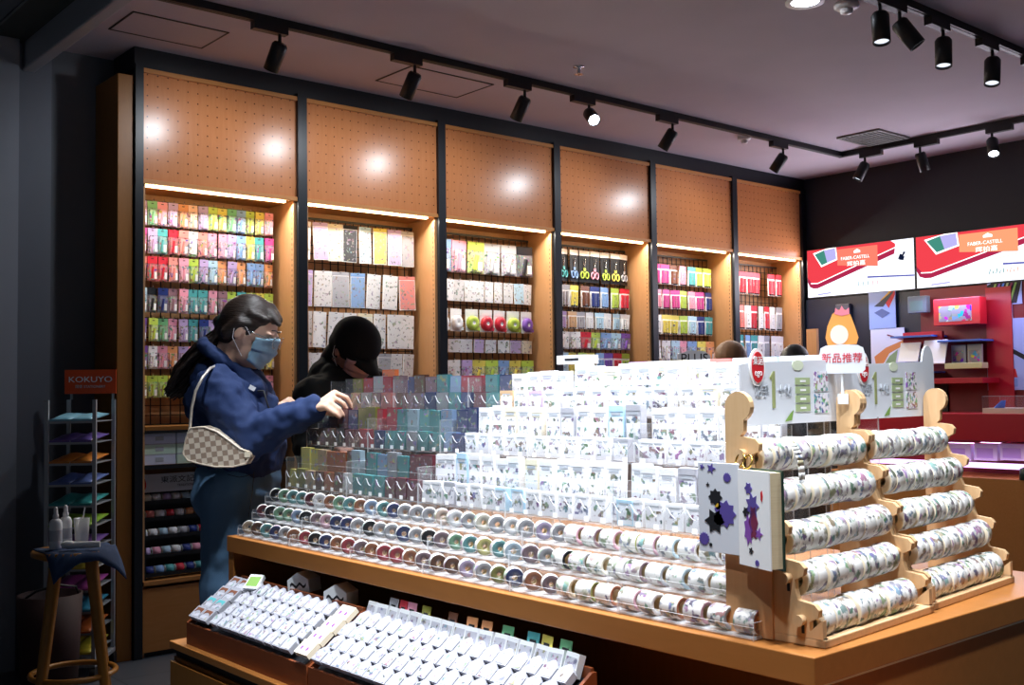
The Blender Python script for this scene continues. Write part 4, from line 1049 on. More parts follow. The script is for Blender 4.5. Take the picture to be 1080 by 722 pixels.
for (x, y, z, sy, e, c) in ((7.20, 3.2, .86, 2.2, 4, (.75, .6, 1)), (7.25, 3.75, 1.90, .5, 3, (.5, .55, 1)), (7.25, 3.0, 1.90, 1.2, 4, (.7, .55, 1)), (7.3, 4.6, 1.90, .8, 2, (.35, .5, 1))):
    l = bpy.data.lights.new('display_strip_lamp', 'AREA'); l.shape = 'RECTANGLE'; l.size = .03; l.size_y = sy; l.energy = e; l.color = c; link('display_strip_lamp', l, None, (x, y, z))
def poster(px0, py0, px1, py1, label, shapes, base, X=7.47, name='poster_panel'):
    a = at_x(px0, py0, X); b = at_x(px1, py1, X); L = a.y-b.y; H = abs(a.z-b.z)
    Mx = frame_m((X, a.y, min(a.z, b.z)), (0, -1, 0), (0, 0, 1)); t = thing(name, label, 'poster'); t.matrix_world = Mx
    s = MB(); s.box(0, L, 0, H, -.006, 0); s.build('panel', base, t)
    for k, (mat, pts) in enumerate(shapes):
        s = MB(); s.add([(u*L, v_*H, .0006+.0006*k) for u, v_ in pts], [tuple(range(len(pts)))]); s.build('printed_shape', mat, t)
    return t
pb = plain('poster pale blue', '9fb4e8', .5); pw = plain('poster white', 'dfe3f6', .5); poster_col = printed('poster colours', '9a94a0', 26, .47, 1.2, 0, .5, .8)
poster(916, 309, 945, 346, 'pale blue poster of coloured pencils on the navy wall, the upper one', [(M['red'], [(.55, .80), (.75, .55), (1, .9), (1, 1), (.85, 1)]), (M['yellow'], [(.45, .78), (.52, .72), (.85, 1), (.78, 1)]), (M['navyp'], [(.2, .62), (.55, .60), (.95, .98), (.9, 1)]), (plain('pencil grey', '5b6a96', .6), [(.2, .45), (.5, .3), (.8, .42), (.5, .55)])], pb)
poster(918, 347, 955, 391, 'poster of a painting with orange and green arcs on the navy wall', [(plain('painted arc', 'd98a50', .6), [(.1, .35), (.45, .55), (1, .72), (1, .60), (.55, .42), (.3, .1), (.15, .1)]), (plain('painted green', '8fae80', .6), [(.3, .05), (.55, .35), (.8, .5), (.7, .1)]), (M['maroon'], [(.5, .86), (.95, .74), (.95, .70), (.5, .83)])], pw)
poster(1041, 299, 1078, 320, 'photo panel of many coloured pens at the right edge', [(M['ink'], [(0, .9), (.12, 1), (1, 1), (.85, .05), (0, .05)])] + [(M[c], [(.02+q*.12, .1), (.10+q*.12, .1), (.28+q*.12, .95), (.22+q*.12, .95)]) for q, c in enumerate(('leafg', 'violet', 'bluep', 'teal' if 'teal' in M else 'greenp', 'maroon', 'leafg'))], pb)
poster(1041, 321, 1068, 336, 'violet photo panel under the panel of coloured pens', [(plain('pale violet print', 'b9a6e6', .5), [(0, .3), (1, .4), (1, .9), (0, .95)])], pw)
poster(1042, 337, 1082, 381, 'pale drawing poster with a dark pen at the right edge', [(M['ink'], [(.15, .45), (1, .02), (1, .14), (.2, .52)]), (plain('faint orange print', 'e9a9a0', .6), [(.05, .8), (.3, .9), (.4, .7), (.15, .6)]), (M['red'], [(.03, .50), (.13, .50), (.14, .38), (.04, .38)])], pb)
poster(1041, 382, 1082, 411, 'lowest pale blue poster with a red pen case at the right edge', [(M['redl'], [(.28, .72), (.75, .75), (.80, .45), (.65, .45), (.60, .6), (.30, .6)]), (plain('blue print', '7aa0dc', .6), [(.4, .12), (.8, .12), (.8, .4), (.5, .36)])], pb)
# goods of the display wall
def gift(px0, py0, px1, py1, X, dep, label, c, cat='box', name='gift_box', win=True, grp=None, tilt=0):
    a = at_x(px0, py0, X); b = at_x(px1, py1, X); L = a.y-b.y; H = abs(a.z-b.z)
    Mx = frame_m((X, a.y, min(a.z, b.z)), (0, -1, 0), (0, 0, 1)) @ Matrix.Rotation(-tilt, 4, 'X'); t = thing(name, label, cat, group=grp); t.matrix_world = Mx
    s = MB(); s.box(0, L, 0, H, -dep, 0); bevel(s.build('case', c, t), .003)
    if win:
        s = MB(); s.box(L*.12, L*.82, H*.14, H*.72, 0, .0012); s.build('picture_panel', win if not isinstance(win, bool) else poster_col, t)
    return t
gift(984, 316, 1034, 341, 7.30, .10, 'red boxed set with a picture window under the right screen', M['redl'])
gift(957, 313, 977, 329, 7.36, .06, 'small grey boxed set standing on the upper blue-lit ledge', plain('grey case', '707c86', .4), win=plain('dull green print', '6f8c8a', .5))
gift(881, 321, 896, 344, 7.46, .04, 'small dim framed case on the navy wall behind the figure card', plain('dim case', '4a4a52', .4), win=plain('dim rosy print', '8a6a68', .5))
gift(946, 360, 968, 381, 7.26, .010, 'left open white set in a red tin, leaning on the blue ledge', M['tag'], 'case', 'pencil_case', False, 'open pencil sets on the blue ledge', .35)
gift(970, 357, 996, 383, 7.25, .010, 'right open white set in a red tin, leaning on the blue ledge', M['tag'], 'case', 'pencil_case', False, 'open pencil sets on the blue ledge', .35)
gift(952, 351, 994, 362, 7.34, .03, 'red tin lid standing behind the open white sets', M['redl'], 'lid', 'tin_lid', False)
gift(1003, 364, 1019, 384, 7.36, .02, 'grey picture book with an ink drawing, left of the pair on the red ledge', plain('grey book a', 'a9aebc', .5), 'book', 'picture_book', True, 'picture books on the red ledge')
gift(1020, 363, 1036, 384, 7.36, .02, 'grey picture book with a plant drawing, right of the pair on the red ledge', plain('grey book b', 'b4b6b2', .5), 'book', 'picture_book', True, 'picture books on the red ledge')
gift(996, 383, 1036, 388, 7.26, .09, 'flat cream set lying in front of the grey picture books', plain('cream set', 'd8d6a0', .5), 'box', 'flat_set', False)
for k, (a, b) in enumerate(((992, 1024), (1027, 1052), (1054, 1082))):
    gift(a, 467, b, 486, 7.10, .16, 'white and violet paper pack lying under the red counter, %s from left' % ONES[k], plain('white violet pack %d' % k, 'e9e2fb', .5), 'paper pack', 'paper_pack', plain('violet pack print %d' % k, 'cdb0ec', .5), 'paper packs under the red counter')
t = thing('clear_case', 'clear lidded case with a blue brush set on the red counter', 'case', (7.06, 3.30, 1.06))
s = MB(); s.box(0, .25, -.30, .15, .0, .035); s.build('tray', plain('cream tray', 'd9cdbf', .5), t)
s = MB(); s.sheet(0, .003, -.30, .15, .035, .115, 0, 1); s.sheet(.25, .253, -.30, .15, .035, .115, 0, 1); s.sheet(0, .25, -.30, .15, .112, .115, 0, 1); s.build('lid', [M['clear'], M['clearw']], t)
s = MB()
for q in range(6): s.cyl((.05+q*.012, .09-q*.006, .035), (.07+q*.010, .05, .085), .008, .003, 8)
s.build('blue_brush', M['bluep'], t)
t = thing('leaning_board', 'narrow pale wooden board standing upright beside the shelf end', 'board', (7.21, 4.86, .0))
MB().box(0, .03, -.045, .045, 0, 1.70).build('board', M['woodz'], t)
tag(MB().lathe([(0, 0), (.05, 0), (.045, .07), (0, .09)], 12).build('green_pot', M['dgreen'], None, (7.0, 3.14, .64)), 'dark green object on the wooden base at the right edge', 'pot')

# ------------------------------------------------------------------ left corner: pouch stand, stool, bottles
t = thing('pouch_stand', 'tall white metal stand of coloured pouches under an orange sign reading KOKUYO', 'display stand', (1.545, 4.98, 0), -.62)
W_, D_ = .205, .30
for x in (0, W_):
    for y in (0, D_):
        s = MB(); s.box(x-.008, x+.008, y-.008, y+.008, .08, 1.235); s.build('upright', M['metal'], t)
s = MB(); s.box(-.01, W_+.01, -.01, D_+.01, .06, .08); bevel(s.build('base_tray', M['metal'], t), .003)
for x in (.0, W_):
    for y in (.0, D_):
        s = MB(); s.cyl((x-.012, y, .03), (x+.012, y, .03), .03, n=14); s.build('caster', M['black'], t)
s = MB(); s.box(0, .01, D_+.02, D_+.03, 1.235, 1.27); s.box(.19, .20, D_+.02, D_+.03, 1.235, 1.27); s.build('sign_leg', M['metal'], t)
s = MB(); s.box(-.02, .215, D_+.0, D_+.012, 1.262, 1.375); b = s.build('sign_board', M['orange'], t)
text('KOKUYO', 'lettering', .038, M['signface'], b, frame_m((.098, D_-.001, 1.328), (1, 0, 0), (0, 0, 1)), sx=1.25)
text('国誉 STATIONERY', 'lettering', .017, M['greyprint'], b, frame_m((.098, D_-.001, 1.295), (1, 0, 0), (0, 0, 1)))
pc = ['7fb8d0', '6f5aa8', 'd88838', '6880c0', '3fa0a0', '8ab83a', '7a58a0', 'b8a840', 'a84a98', '3a90b0', 'b8602a', 'c8b83a']
for k, c in enumerate(pc):
    z = 1.165-k*.093
    s = MB(); s.box(.004, W_-.004, .004, D_-.004, z-.03, z-.026); s.box(.004, W_-.004, -.004, .0, z-.034, z-.018); s.build('wire_shelf', M['metal'], t)
    pm = objcol('pouch cloth', .35) if k == 0 else bpy.data.materials['pouch cloth']
    for q in range(2):
        s = MB(); n = 6; x0 = .012+q*.092; vs = []; fs = []
        for i in range(n+1):
            for j in range(n+1):
                u, v_ = i/n, j/n; bulge = math.sin(u*PI)*math.sin(v_*PI)
                vs.append((x0+u*.088, .0+v_*(D_-.03), z-.022+.018*bulge+.020*v_+.006*math.sin(u*9+q+k)*bulge))
        for i in range(n):
            for j in range(n): a = i*(n+1)+j; fs.append((a, a+n+1, a+n+2, a+1))
        s.add(vs, fs, 0, True); s.add([(x0, -.001, z-.024), (x0+.088, -.001, z-.024), (x0+.088, -.001, z-.016), (x0, -.001, z-.016)], [(0, 1, 2, 3)], 0)
        o = s.build('pouch', pm, None, None, c); md = o.modifiers.new('solid', 'SOLIDIFY'); md.thickness = .006; md.offset = 1
        o.matrix_world = Matrix.Translation((1.545, 4.98, 0)) @ Matrix.Rotation(-.62, 4, 'Z')
        cn = ['pale blue', 'violet', 'orange', 'periwinkle', 'teal', 'lime green', 'purple', 'mustard', 'magenta', 'blue', 'rust', 'yellow'][k]
        tag(o, '%s pouch on the %s shelf of the white metal stand, %s one' % (cn, ONES[k], ('left', 'right')[q]), 'pouch', 'coloured pouches on the white metal stand')

SX, SY, SZ = 1.428, 4.27, .668
t = thing('wooden_stool', 'round wooden stool with splayed legs and a blue cloth on top', 'stool', (SX, SY, 0))
s = MB(); s.lathe([(0, SZ-.03), (.13, SZ-.03), (.152, SZ-.02), (.155, SZ-.008), (.148, SZ), (0, SZ)], 32); s.build('seat', M['stool'], t)
for k in range(4):
    a = PI/4+k*PI/2-.35; d = Vector((math.cos(a), math.sin(a), 0))
    s = MB(); s.cyl(d*.185, d*.085+Vector((0, 0, SZ-.03)), .017, .023, 14); s.build('leg', M['stool'], t)
s = MB(); s.tube([(math.cos(q*2*PI/40)*.152, math.sin(q*2*PI/40)*.152, .20) for q in range(40)], .011, 8, 0, True); s.build('foot_ring', M['stool'], t)
vs = []; fs = []; n = 14; s = MB()
for i in range(n+1):
    for j in range(n+1):
        x = -.13+.27*i/n; y = -.17+.24*j/n; r = math.hypot(x, y); z = SZ+.004+.003*math.sin(i*1.7)*math.cos(j*1.3)
        if r > .150: z -= (r-.150)*1.6; 
        vs.append((x, y, z))
for i in range(n):
    for j in range(n): a = i*(n+1)+j; fs.append((a, a+n+1, a+n+2, a+1))
s.add(vs, fs, 0, True); o = s.build('blue_cloth', M['bluecloth'], None, (SX, SY, 0)); md = o.modifiers.new('solid', 'SOLIDIFY'); md.thickness = .004
tag(o, 'crumpled blue cloth draped over the wooden stool', 'cloth')
def bottle(x, y, label):
    t = thing('spray_bottle', label, 'bottle', (x, y, SZ+.009), 0, 'white spray bottles on the stool')
    MB().lathe([(0, 0), (.021, 0), (.023, .004), (.023, .095), (.018, .108), (.009, .114), (0, .114)], 22).build('body', M['white'], t)
    MB().lathe([(0, .112), (.011, .112), (.011, .126), (.008, .130), (.0075, .150), (.004, .156), (0, .156)], 18).build('cap', M['white'], t)
    MB().lathe([(.0232, .03), (.0232, .07)], 22).build('paper_label', M['greyprint'], t)
bottle(SX-.075, SY-.02, 'left white spray bottle on the wooden stool'); bottle(SX-.022, SY+.03, 'right white spray bottle on the wooden stool')
t = thing('white_tube', 'white tube with rounded cap lying on the blue cloth of the stool', 'tube', (SX-.035, SY-.08, SZ+.024), -.5)
s = MB(); s.cyl((0, 0, 0), (.10, 0, 0), .014, .012); s.build('body', M['white'], t)
s = MB(); s.ell((-.012, 0, .002), .028, .018, .016); s.build('cap', M['white'], t)
t = thing('drinking_glass', 'clear glass standing at the back of the wooden stool', 'glass', (SX+.045, SY+.05, SZ+.009))
MB().lathe([(0, .002), (.024, .002), (.030, .10), (.028, .10), (.022, .006), (0, .006)], 22).build('body', M['clearw'], t)
s = MB(); s.cyl((-.01, 0, .01), (.012, .0, .14), .0025, n=8); s.build('straw', M['tag'], t)
t = thing('red_bin', 'dark red bin standing behind the wooden stool', 'bin', (1.50, 4.78, 0))
s = MB(); s.lathe([(0, 0), (.11, 0), (.13, .42), (.122, .42), (.10, .02), (0, .02)], 26); s.build('body', M['darkred'], t)
s = MB(); s.tube([(-.12, 0, .40), (-.08, -.08, .45), (0, -.11, .47), (.08, -.08, .45), (.12, 0, .40)], .005); s.build('handle', M['black'], t)

# ------------------------------------------------------------------ people
def organic(name, mb, mat, parent, voxel=.008, smooth=6, disp=None, sub=False):
    tmp = mb.build(name+'_shape', mat)
    rm = tmp.modifiers.new('r', 'REMESH'); rm.mode = 'VOXEL'; rm.voxel_size = voxel; rm.use_smooth_shade = True
    sm = tmp.modifiers.new('s', 'SMOOTH'); sm.factor = .6; sm.iterations = smooth
    if disp:
        tx = bpy.data.textures.new(name+'_folds', 'CLOUDS'); tx.noise_scale = disp[0]; tx.noise_depth = 1
        dm = tmp.modifiers.new('d', 'DISPLACE'); dm.texture = tx; dm.strength = disp[1]; dm.mid_level = .5; dm.texture_coords = 'LOCAL'
    me = bpy.data.meshes.new_from_object(tmp.evaluated_get(bpy.context.evaluated_depsgraph_get()))
    bpy.data.objects.remove(tmp)
    for p in me.polygons: p.use_smooth = True
    return link(name, me, parent)
def hand(s, wrist, knuckles, mids, tips, thumb, mi=0, palm_r=.017):
    """adds a palm, four fingers and a thumb to the builder"""
    wrist = Vector(wrist)
    for k in range(4):
        kn = Vector(knuckles[k]); md_ = Vector(mids[k]); tp = Vector(tips[k])
        s.cap(wrist.lerp(kn, .15), kn, palm_r*.8, .0115, mi)
        s.cap(kn, md_, .0095, .0080, mi); s.cap(md_, tp, .0080, .0066, mi)
    a, b, c = (Vector(p) for p in thumb)
    s.cap(wrist.lerp(a, .3), a, .014, .0125, mi); s.cap(a, b, .0110, .0092, mi); s.cap(b, c, .0090, .0074, mi)

# ---- woman in the navy hoodie
WW = 3.52                                        # distance of her middle from the camera
def w(x, y, d=0): return at_w(x, y, WW+d)
root = thing('person', 'woman with ponytail in a navy hoodie and pale blue mask reaching for a pack', 'person', (w(240, 500).x, w(240, 500).y, 0))
RL = root.location.copy()
def W3(x, y, d=0): return w(x, y, d)-RL
tv = (w(0, 0)-w(0, 0)); 
vdir = (w(250, 430)-CAM); vdir.z = 0; vdir.normalize()
rdir = Vector((vdir.y, -vdir.x, 0))
ff = (rdir*math.cos(.27)-vdir*math.sin(.27)).normalized()        # where she faces
sd = Vector((ff.y, -ff.x, 0))                                    # her right-hand side, towards the camera
tl = math.radians(24)
hf = (ff*math.cos(tl)-Vector((0, 0, 1))*math.sin(tl)).normalized(); hu = (ff*math.sin(tl)+Vector((0, 0, 1))*math.cos(tl)).normalized()
HC = W3(262, 349)                               # centre of the head
def H(f, s_, u): return HC+hf*f+sd*s_+hu*u
ax = (hf, sd, hu)
feetz = 0.0
hipz = (RL+W3(250, 505)).z
def G(p, z): q = Vector(p); q.z = z; return q
hipR = W3(246, 520, -.07); hipL = W3(262, 520, .08)
kneeR = G(W3(238, 640, -.08), .47); kneeL = G(W3(258, 640, .08), .47)
ankR = G(kneeR-ff*.03, .08); ankL = G(kneeL+ff*.02, .08)
pel = W3(254, 498); waist = W3(256, 468); chest = W3(247, 425); neckb = W3(236, 394); 
shR = W3(229, 412, -.13); shL = W3(258, 410, .14)
elR = W3(262, 461, -.17); wrR = at_w(330, 431, 3.33)-RL
elL = W3(282, 462, .13); wrL = W3(287, 436, .04)
b = MB()
b.cap(pel, waist, .115, .095); b.cap(waist, chest, .10, .115); b.cap(shR, shL, .05, .05); b.cap(chest, neckb, .10, .05)
b.cap(neckb, H(-.03, 0, -.06), .048, .046)
b.ell(H(-.005, 0, .012), .094, .074, .098, ax, 24, 16); b.ell(H(.022, 0, -.045), .066, .056, .070, ax, 20, 14)     # skull and jaw
b.ell(H(.060, 0, -.092), .020, .020, .016, ax)                                                                     # chin
b.cap(H(.084, 0, .004), H(.104, 0, -.028), .007, .011)                                                             # nose
for q in (-1, 1):
    b.ell(H(.080, q*.030, .020), .012, .020, .007, ax); b.ell(H(-.006, q*.076, -.008), .016, .009, .029, ax)       # brow ridge, ear
    b.ell(H(.070, q*.032, -.024), .018, .018, .016, ax)
for hp, kn, an, q in ((hipR, kneeR, ankR, 1), (hipL, kneeL, ankL, -1)):
    b.cap(pel, hp, .10, .085); b.cap(hp, kn, .080, .052); b.cap(kn, an, .050, .034); b.cap(an, an+ff*.13-Vector((0, 0, .045)), .034, .026)
b.cap(shR, elR, .045, .036); b.cap(elR, wrR, .036, .024); b.cap(shL, elL, .045, .036); b.cap(elL, wrL, .036, .024)
def HW_(x, y, w_): return at_w(x, y, w_)-RL
hand(b, wrR, [HW_(353, 414, 3.335), HW_(350, 418, 3.310), HW_(347, 424, 3.290), HW_(343, 429, 3.275)],
     [HW_(366, 419, 3.335), HW_(362, 425, 3.310), HW_(358, 431, 3.290), HW_(352, 435, 3.275)],
     [HW_(373, 432, 3.345), HW_(369, 437, 3.320), HW_(363, 439, 3.300), HW_(358, 440, 3.285)],
     [HW_(344, 434, 3.335), HW_(355, 438, 3.350), HW_(366, 439, 3.355)])
kl = wrL; L1 = lambda f, s_, u: wrL+ff*f+sd*s_+Vector((0, 0, u))
hand(b, wrL, [L1(.055, .03, .04), L1(.06, .01, .045), L1(.06, -.01, .04), L1(.05, -.03, .035)], [L1(.075, .03, .025), L1(.085, .01, .03), L1(.083, -.01, .025), L1(.07, -.03, .02)],
     [L1(.065, .03, .0), L1(.072, .01, .0), L1(.07, -.01, .0), L1(.06, -.03, .0)], [L1(.02, .04, .03), L1(.04, .045, .03), L1(.06, .04, .02)])
organic('body', b, M['skin'], root, .0052, 4)
# hoodie
b = MB()
b.ell(W3(253, 470), .150, .135, .13, (ff, sd, Vector((0, 0, 1))), 20, 14)
b.cap(W3(258, 484, -.03), W3(246, 430, -.03), .112, .118); b.cap(W3(262, 484, .04), W3(252, 430, .04), .118, .125)
b.cap(W3(230, 425), W3(234, 408), .110, .095)
b.cap(shR+Vector((0, 0, -.012)), shL+Vector((0, 0, -.012)), .072, .068); b.cap(W3(240, 420), W3(236, 400), .125, .085)
b.cap(W3(228, 438), W3(232, 476), .065, .06)
b.cap(W3(274, 428, .0), W3(272, 470, .0), .062, .065)
b.cap(shR, elR, .078, .066); b.cap(elR, wrR, .066, .045); b.cap(wrR.lerp(elR, .05), wrR.lerp(elR, .16), .043, .048)
b.cap(shL, elL, .072, .060); b.cap(elL, wrL, .058, .042)
b.cap(elR+Vector((0, 0, -.015)), elR.lerp(wrR, .35)+Vector((0, 0, -.018)), .062, .050)
organic('hoodie', b, M['navy'], root, .0085, 5, (.045, .026))
b = MB()                                        # hood gathered round the neck
pts = [H(-.035, 0, -.085)+ax[1]*math.cos(a)*.082+(hf*.085)*math.sin(a)-Vector((0, 0, 1))*(.030+.020*math.sin(a)) for a in [k*2*PI/18 for k in range(18)]]
for k in range(18): b.cap(pts[k], pts[(k+1) % 18], .024 if math.sin(k*2*PI/18) < .3 else .018, .024 if math.sin((k+1)*2*PI/18) < .3 else .018)
b.cap(W3(264, 402, .02), W3(272, 416, .03), .050, .055); b.cap(W3(258, 400, -.05), W3(266, 412, -.05), .040, .05)
b.ell(W3(221, 393), .05, .085, .042, (ff, sd, Vector((0, 0, 1)))); b.ell(W3(216, 402), .045, .08, .05, (ff, sd, Vector((0, 0, 1))))
organic('hood', b, M['navy'], root, .007, 4, (.03, .012))
b = MB(); b.tube([H(.045, .035, -.150), H(.06, .040, -.19), W3(278, 412, -.10), W3(284, 432, -.09)], .003); b.build('drawstring', M['ink'], root)
b = MB(); b.box(-.010, .010, -.002, 0, -.007, .007); o = b.build('chest_label', M['tag'], root, W3(266, 409, -.145)); o.rotation_euler = (0, .5, -.5)
# jeans
b = MB()
b.ell(W3(252, 503), .142, .135, .085, (ff, sd, Vector((0, 0, 1))), 20, 14); b.ell(W3(246, 522, -.03), .138, .115, .105, (ff, sd, Vector((0, 0, 1)))); b.ell(W3(238, 520, 0), .10, .12, .09, (ff, sd, Vector((0, 0, 1))))
b.ell(W3(258, 520, .05), .125, .11, .10, (ff, sd, Vector((0, 0, 1))))
for hp, kn, an in ((hipR, kneeR, ankR), (hipL, kneeL, ankL)): b.cap(hp, kn, .104, .078); b.cap(kn, an+Vector((0, 0, .03)), .078, .070)
organic('jeans', b, M['jean'], root, .009, 5, (.07, .014))
b = MB(); b.tube([W3(268, 497, -.17), W3(266, 520, -.18), W3(262, 545, -.19)], .0012, 6); b.tube([W3(240, 500, -.16), W3(252, 503, -.18), W3(268, 500, -.17)], .0012, 6); b.build('pocket_seam', M['ink'], root)
for an, q in ((ankR, 0), (ankL, 1)):
    b = MB(); b.cap(an+Vector((0, 0, -.035))-ff*.04, an+Vector((0, 0, -.045))+ff*.13, .045, .036); b.cap(an, an+Vector((0, 0, -.03)), .045, .048)
    organic('shoe', b, M['white'], root, .008, 3)
# hair: cap with hairline, fringe, ponytail
b = MB()
b.ell(H(-.014, 0, .022), .092, .080, .098, ax, 26, 18); b.ell(H(-.042, 0, -.012), .058, .072, .066, ax)
b.cap(H(.030, -.02, .094), H(.078, .005, .072), .022, .015); b.cap(H(.050, .02, .082), H(.092, .034, .060), .018, .010); b.cap(H(.005, .064, .058), H(.060, .056, .060), .016, .011)
b.cap(H(-.02, .070, .02), H(-.045, .066, -.03), .022, .02); b.cap(H(.016, .073, .028), H(-.02, .074, .015), .012, .018)
b.cap(H(-.070, 0, .0), H(-.098, 0, -.010), .030, .024)
organic('hair', b, M['hair'], root, .006, 4)
def strand(parent, name, p, r, n, spread, mat, seed=1):
    rnd = random.Random(seed); s = MB()
    for k in range(n):
        a = rnd.uniform(0, 2*PI); q = rnd.uniform(0, 1)**.5; pts = []; ph = rnd.uniform(0, 6)
        for i in range(len(p)):
            f = i/(len(p)-1); e = r[i]*q
            wv_ = spread*math.sin(f*9+ph)*f
            pts.append(p[i]+sd*(math.cos(a)*e+wv_)+Vector((0, 0, 1))*(math.sin(a)*e*.9+wv_*.6)+ff*(math.sin(a*2)*e*.5))
        rr = [rnd.uniform(.0045, .008)*(1 if i < len(p)-1 else .35) for i in range(len(p))]
        s.tube(pts, rr, 6)
    return s
pp = [H(-.095, 0, -.006), W3(230, 357), W3(219, 367), W3(208, 379), W3(198, 391), W3(189, 402), W3(180, 411)]
b = strand(root, 'ponytail', pp, [.020, .034, .048, .056, .058, .048, .030], 130, .016, M['hair'], 5)
b.build('ponytail', M['hair'], root)
b = strand(root, 'loose_hair', [W3(226, 366), W3(215, 380), W3(208, 392), W3(205, 402)], [.02, .035, .035, .02], 34, .012, M['hair'], 8); b.build('loose_hair', M['hair'], root)
b = MB(); b.tube([H(-.098, 0, -.006)+sd*math.cos(a)*.027+hu*math.sin(a)*.029 for a in [k*2*PI/16 for k in range(16)]], .006, 8, 0, True); b.build('hair_tie', M['dgreen'], root)
# mask as a pleated shell that wraps the lower face
def face_mask(parent, H, mat, R=(.092, .0675)):
    s = MB(); nu, nv = 20, 12; vs = []
    for j in range(nv+1):
        v_ = j/nv; u0 = .004-.104*v_
        for i in range(nu+1):
            th = math.radians(-80+160*i/nu); c = math.cos(th)
            up_ = u0+(.012*max(0, c)**2 if j < 3 else 0)-(.010*(1-c) if v_ < .5 else -.020*(1-c))
            fr = .050+.052*max(c, 0)**.8*(1-.42*max(0, v_-.45))+.016*max(c, 0)**6*(1-abs(v_-.35)*1.6)
            if c < .5: fr = fr-.03*(.5-c)
            sr = (.0725-.018*v_)*math.sin(th)
            pl = .0022*math.sin(v_*PI*7)*(c > .1)
            vs.append(H(fr*1.0+pl-.005, sr, up_))
    fs = [(j*(nu+1)+i, j*(nu+1)+i+1, (j+1)*(nu+1)+i+1, (j+1)*(nu+1)+i) for j in range(nv) for i in range(nu)]
    s.add(vs, fs, 0, True); o = s.build('face_mask', mat, parent); md = o.modifiers.new('solid', 'SOLIDIFY'); md.thickness = .002; md.offset = 1
    for q in (-1, 1):
        l = MB(); l.tube([H(.030, q*.072, -.006), H(.012, q*.080, .012), H(-.012, q*.086, .020), H(-.024, q*.086, .0), H(-.016, q*.083, -.034), H(.005, q*.074, -.055), H(.028, q*.060, -.078)], .0014, 6); l.build('ear_loop', M['tag'], parent)
    return o
face_mask(root, H, M['mask'])
for q in (-1, 1):
    b = MB(); b.ell(H(.0775, q*.031, .004), .010, .014, .0055, ax); b.build('eye', M['ink'], root)
    b = MB(); b.tube([H(.094, q*.012, .034), H(.092, q*.03, .038), H(.082, q*.046, .034)], .0022, 6); b.build('eyebrow', M['hair'], root)
b = MB()
for q in (-1, 1):
    b.tube([H(.108-.006*abs(math.cos(a)), q*.034+.024*math.cos(a), .002+.020*math.sin(a)) for a in [k*2*PI/20 for k in range(20)]], .0013, 6, 0, True)
    b.tube([H(.104, q*.058, .006), H(.05, q*.076, .006), H(-.01, q*.082, .004)], .0012, 6)
b.tube([H(.110, -.010, .006), H(.113, 0, .009), H(.110, .010, .006)], .0013, 6)
b.build('glasses', M['chrome'], root)
# ---- shoulder bag (its own thing)
def checker():
    tn = NT('checked bag cloth'); tc = tn.n('ShaderNodeTexCoord'); mp = tn.n('ShaderNodeMapping'); mp.inputs['Rotation'].default_value = (0, .12, 0)
    tn.l(tc.outputs['Object'], mp.inputs[0]); ck = tn.n('ShaderNodeTexChecker'); ck.inputs['Scale'].default_value = 62
    sp = tn.n('ShaderNodeSeparateXYZ'); tn.l(mp.outputs[0], sp.inputs[0]); cb = tn.n('ShaderNodeCombineXYZ'); tn.l(sp.outputs[0], cb.inputs[0]); tn.l(sp.outputs[2], cb.inputs[1]); cb.inputs[2].default_value = .004
    tn.l(cb.outputs[0], ck.inputs[0]); ck.inputs[1].default_value = (*lin('a08a78'), 1); ck.inputs[2].default_value = (*lin('d9cbb8'), 1)
    tn.bsdf(ck.outputs[0], .5); return tn.m
BW = WW-.265
bo = at_w(228, 470, BW); bx = (at_w(238, 470, BW)-bo).normalized(); bz = Vector((0, 0, 1)); by = bz.cross(bx).normalized()
bagM = Matrix((bx, by, bz)).transposed().to_4x4(); bagM.translation = bo
t = thing('shoulder_bag', 'beige and brown checked shoulder bag hanging at the hip of the woman in navy', 'bag'); t.matrix_world = bagM
k_ = BW/F
outline = [(200, 451), (215, 450), (228, 455), (242, 465), (254, 474), (262, 476), (263, 482), (259, 489), (245, 492), (228, 492), (212, 489), (198, 485), (193, 478), (196, 462)]
o2 = [((x-228)*k_, -(y-470)*k_) for x, y in outline]
s = MB(); s.prism([(a, b_) for a, b_ in reversed(o2)], .062); o = s.build('body', checker(), t); bevel(o, .012, 3); 
for p in o.data.polygons: p.use_smooth = False
s = MB()
for off in (.0, .062): s.tube([(a, off, b_) for a, b_ in o2], .0028, 6, 0, True)
s.build('piping', plain('cream leather', 'd8c9b4', .5), t)
s = MB(); pts = [(200, 452, 0), (202, 430, -.005), (206, 412, -.01), (213, 398, 0), (221, 388, .05), (229, 385, .13), (226, 400, .28), (232, 440, .34), (240, 466, .32)]
s.tube([bagM.inverted() @ at_w(x, y, BW+d+.02) for x, y, d in pts[:6]], .0045, 8); s.build('strap', plain('pale chain strap', 'cfc6ba', .35, metal=.4), t)
s = MB(); s.box((258-228)*k_, (264-228)*k_, -.004, .0, -(482-470)*k_, -(476-470)*k_); s.build('end_tab', M['cream'], t)

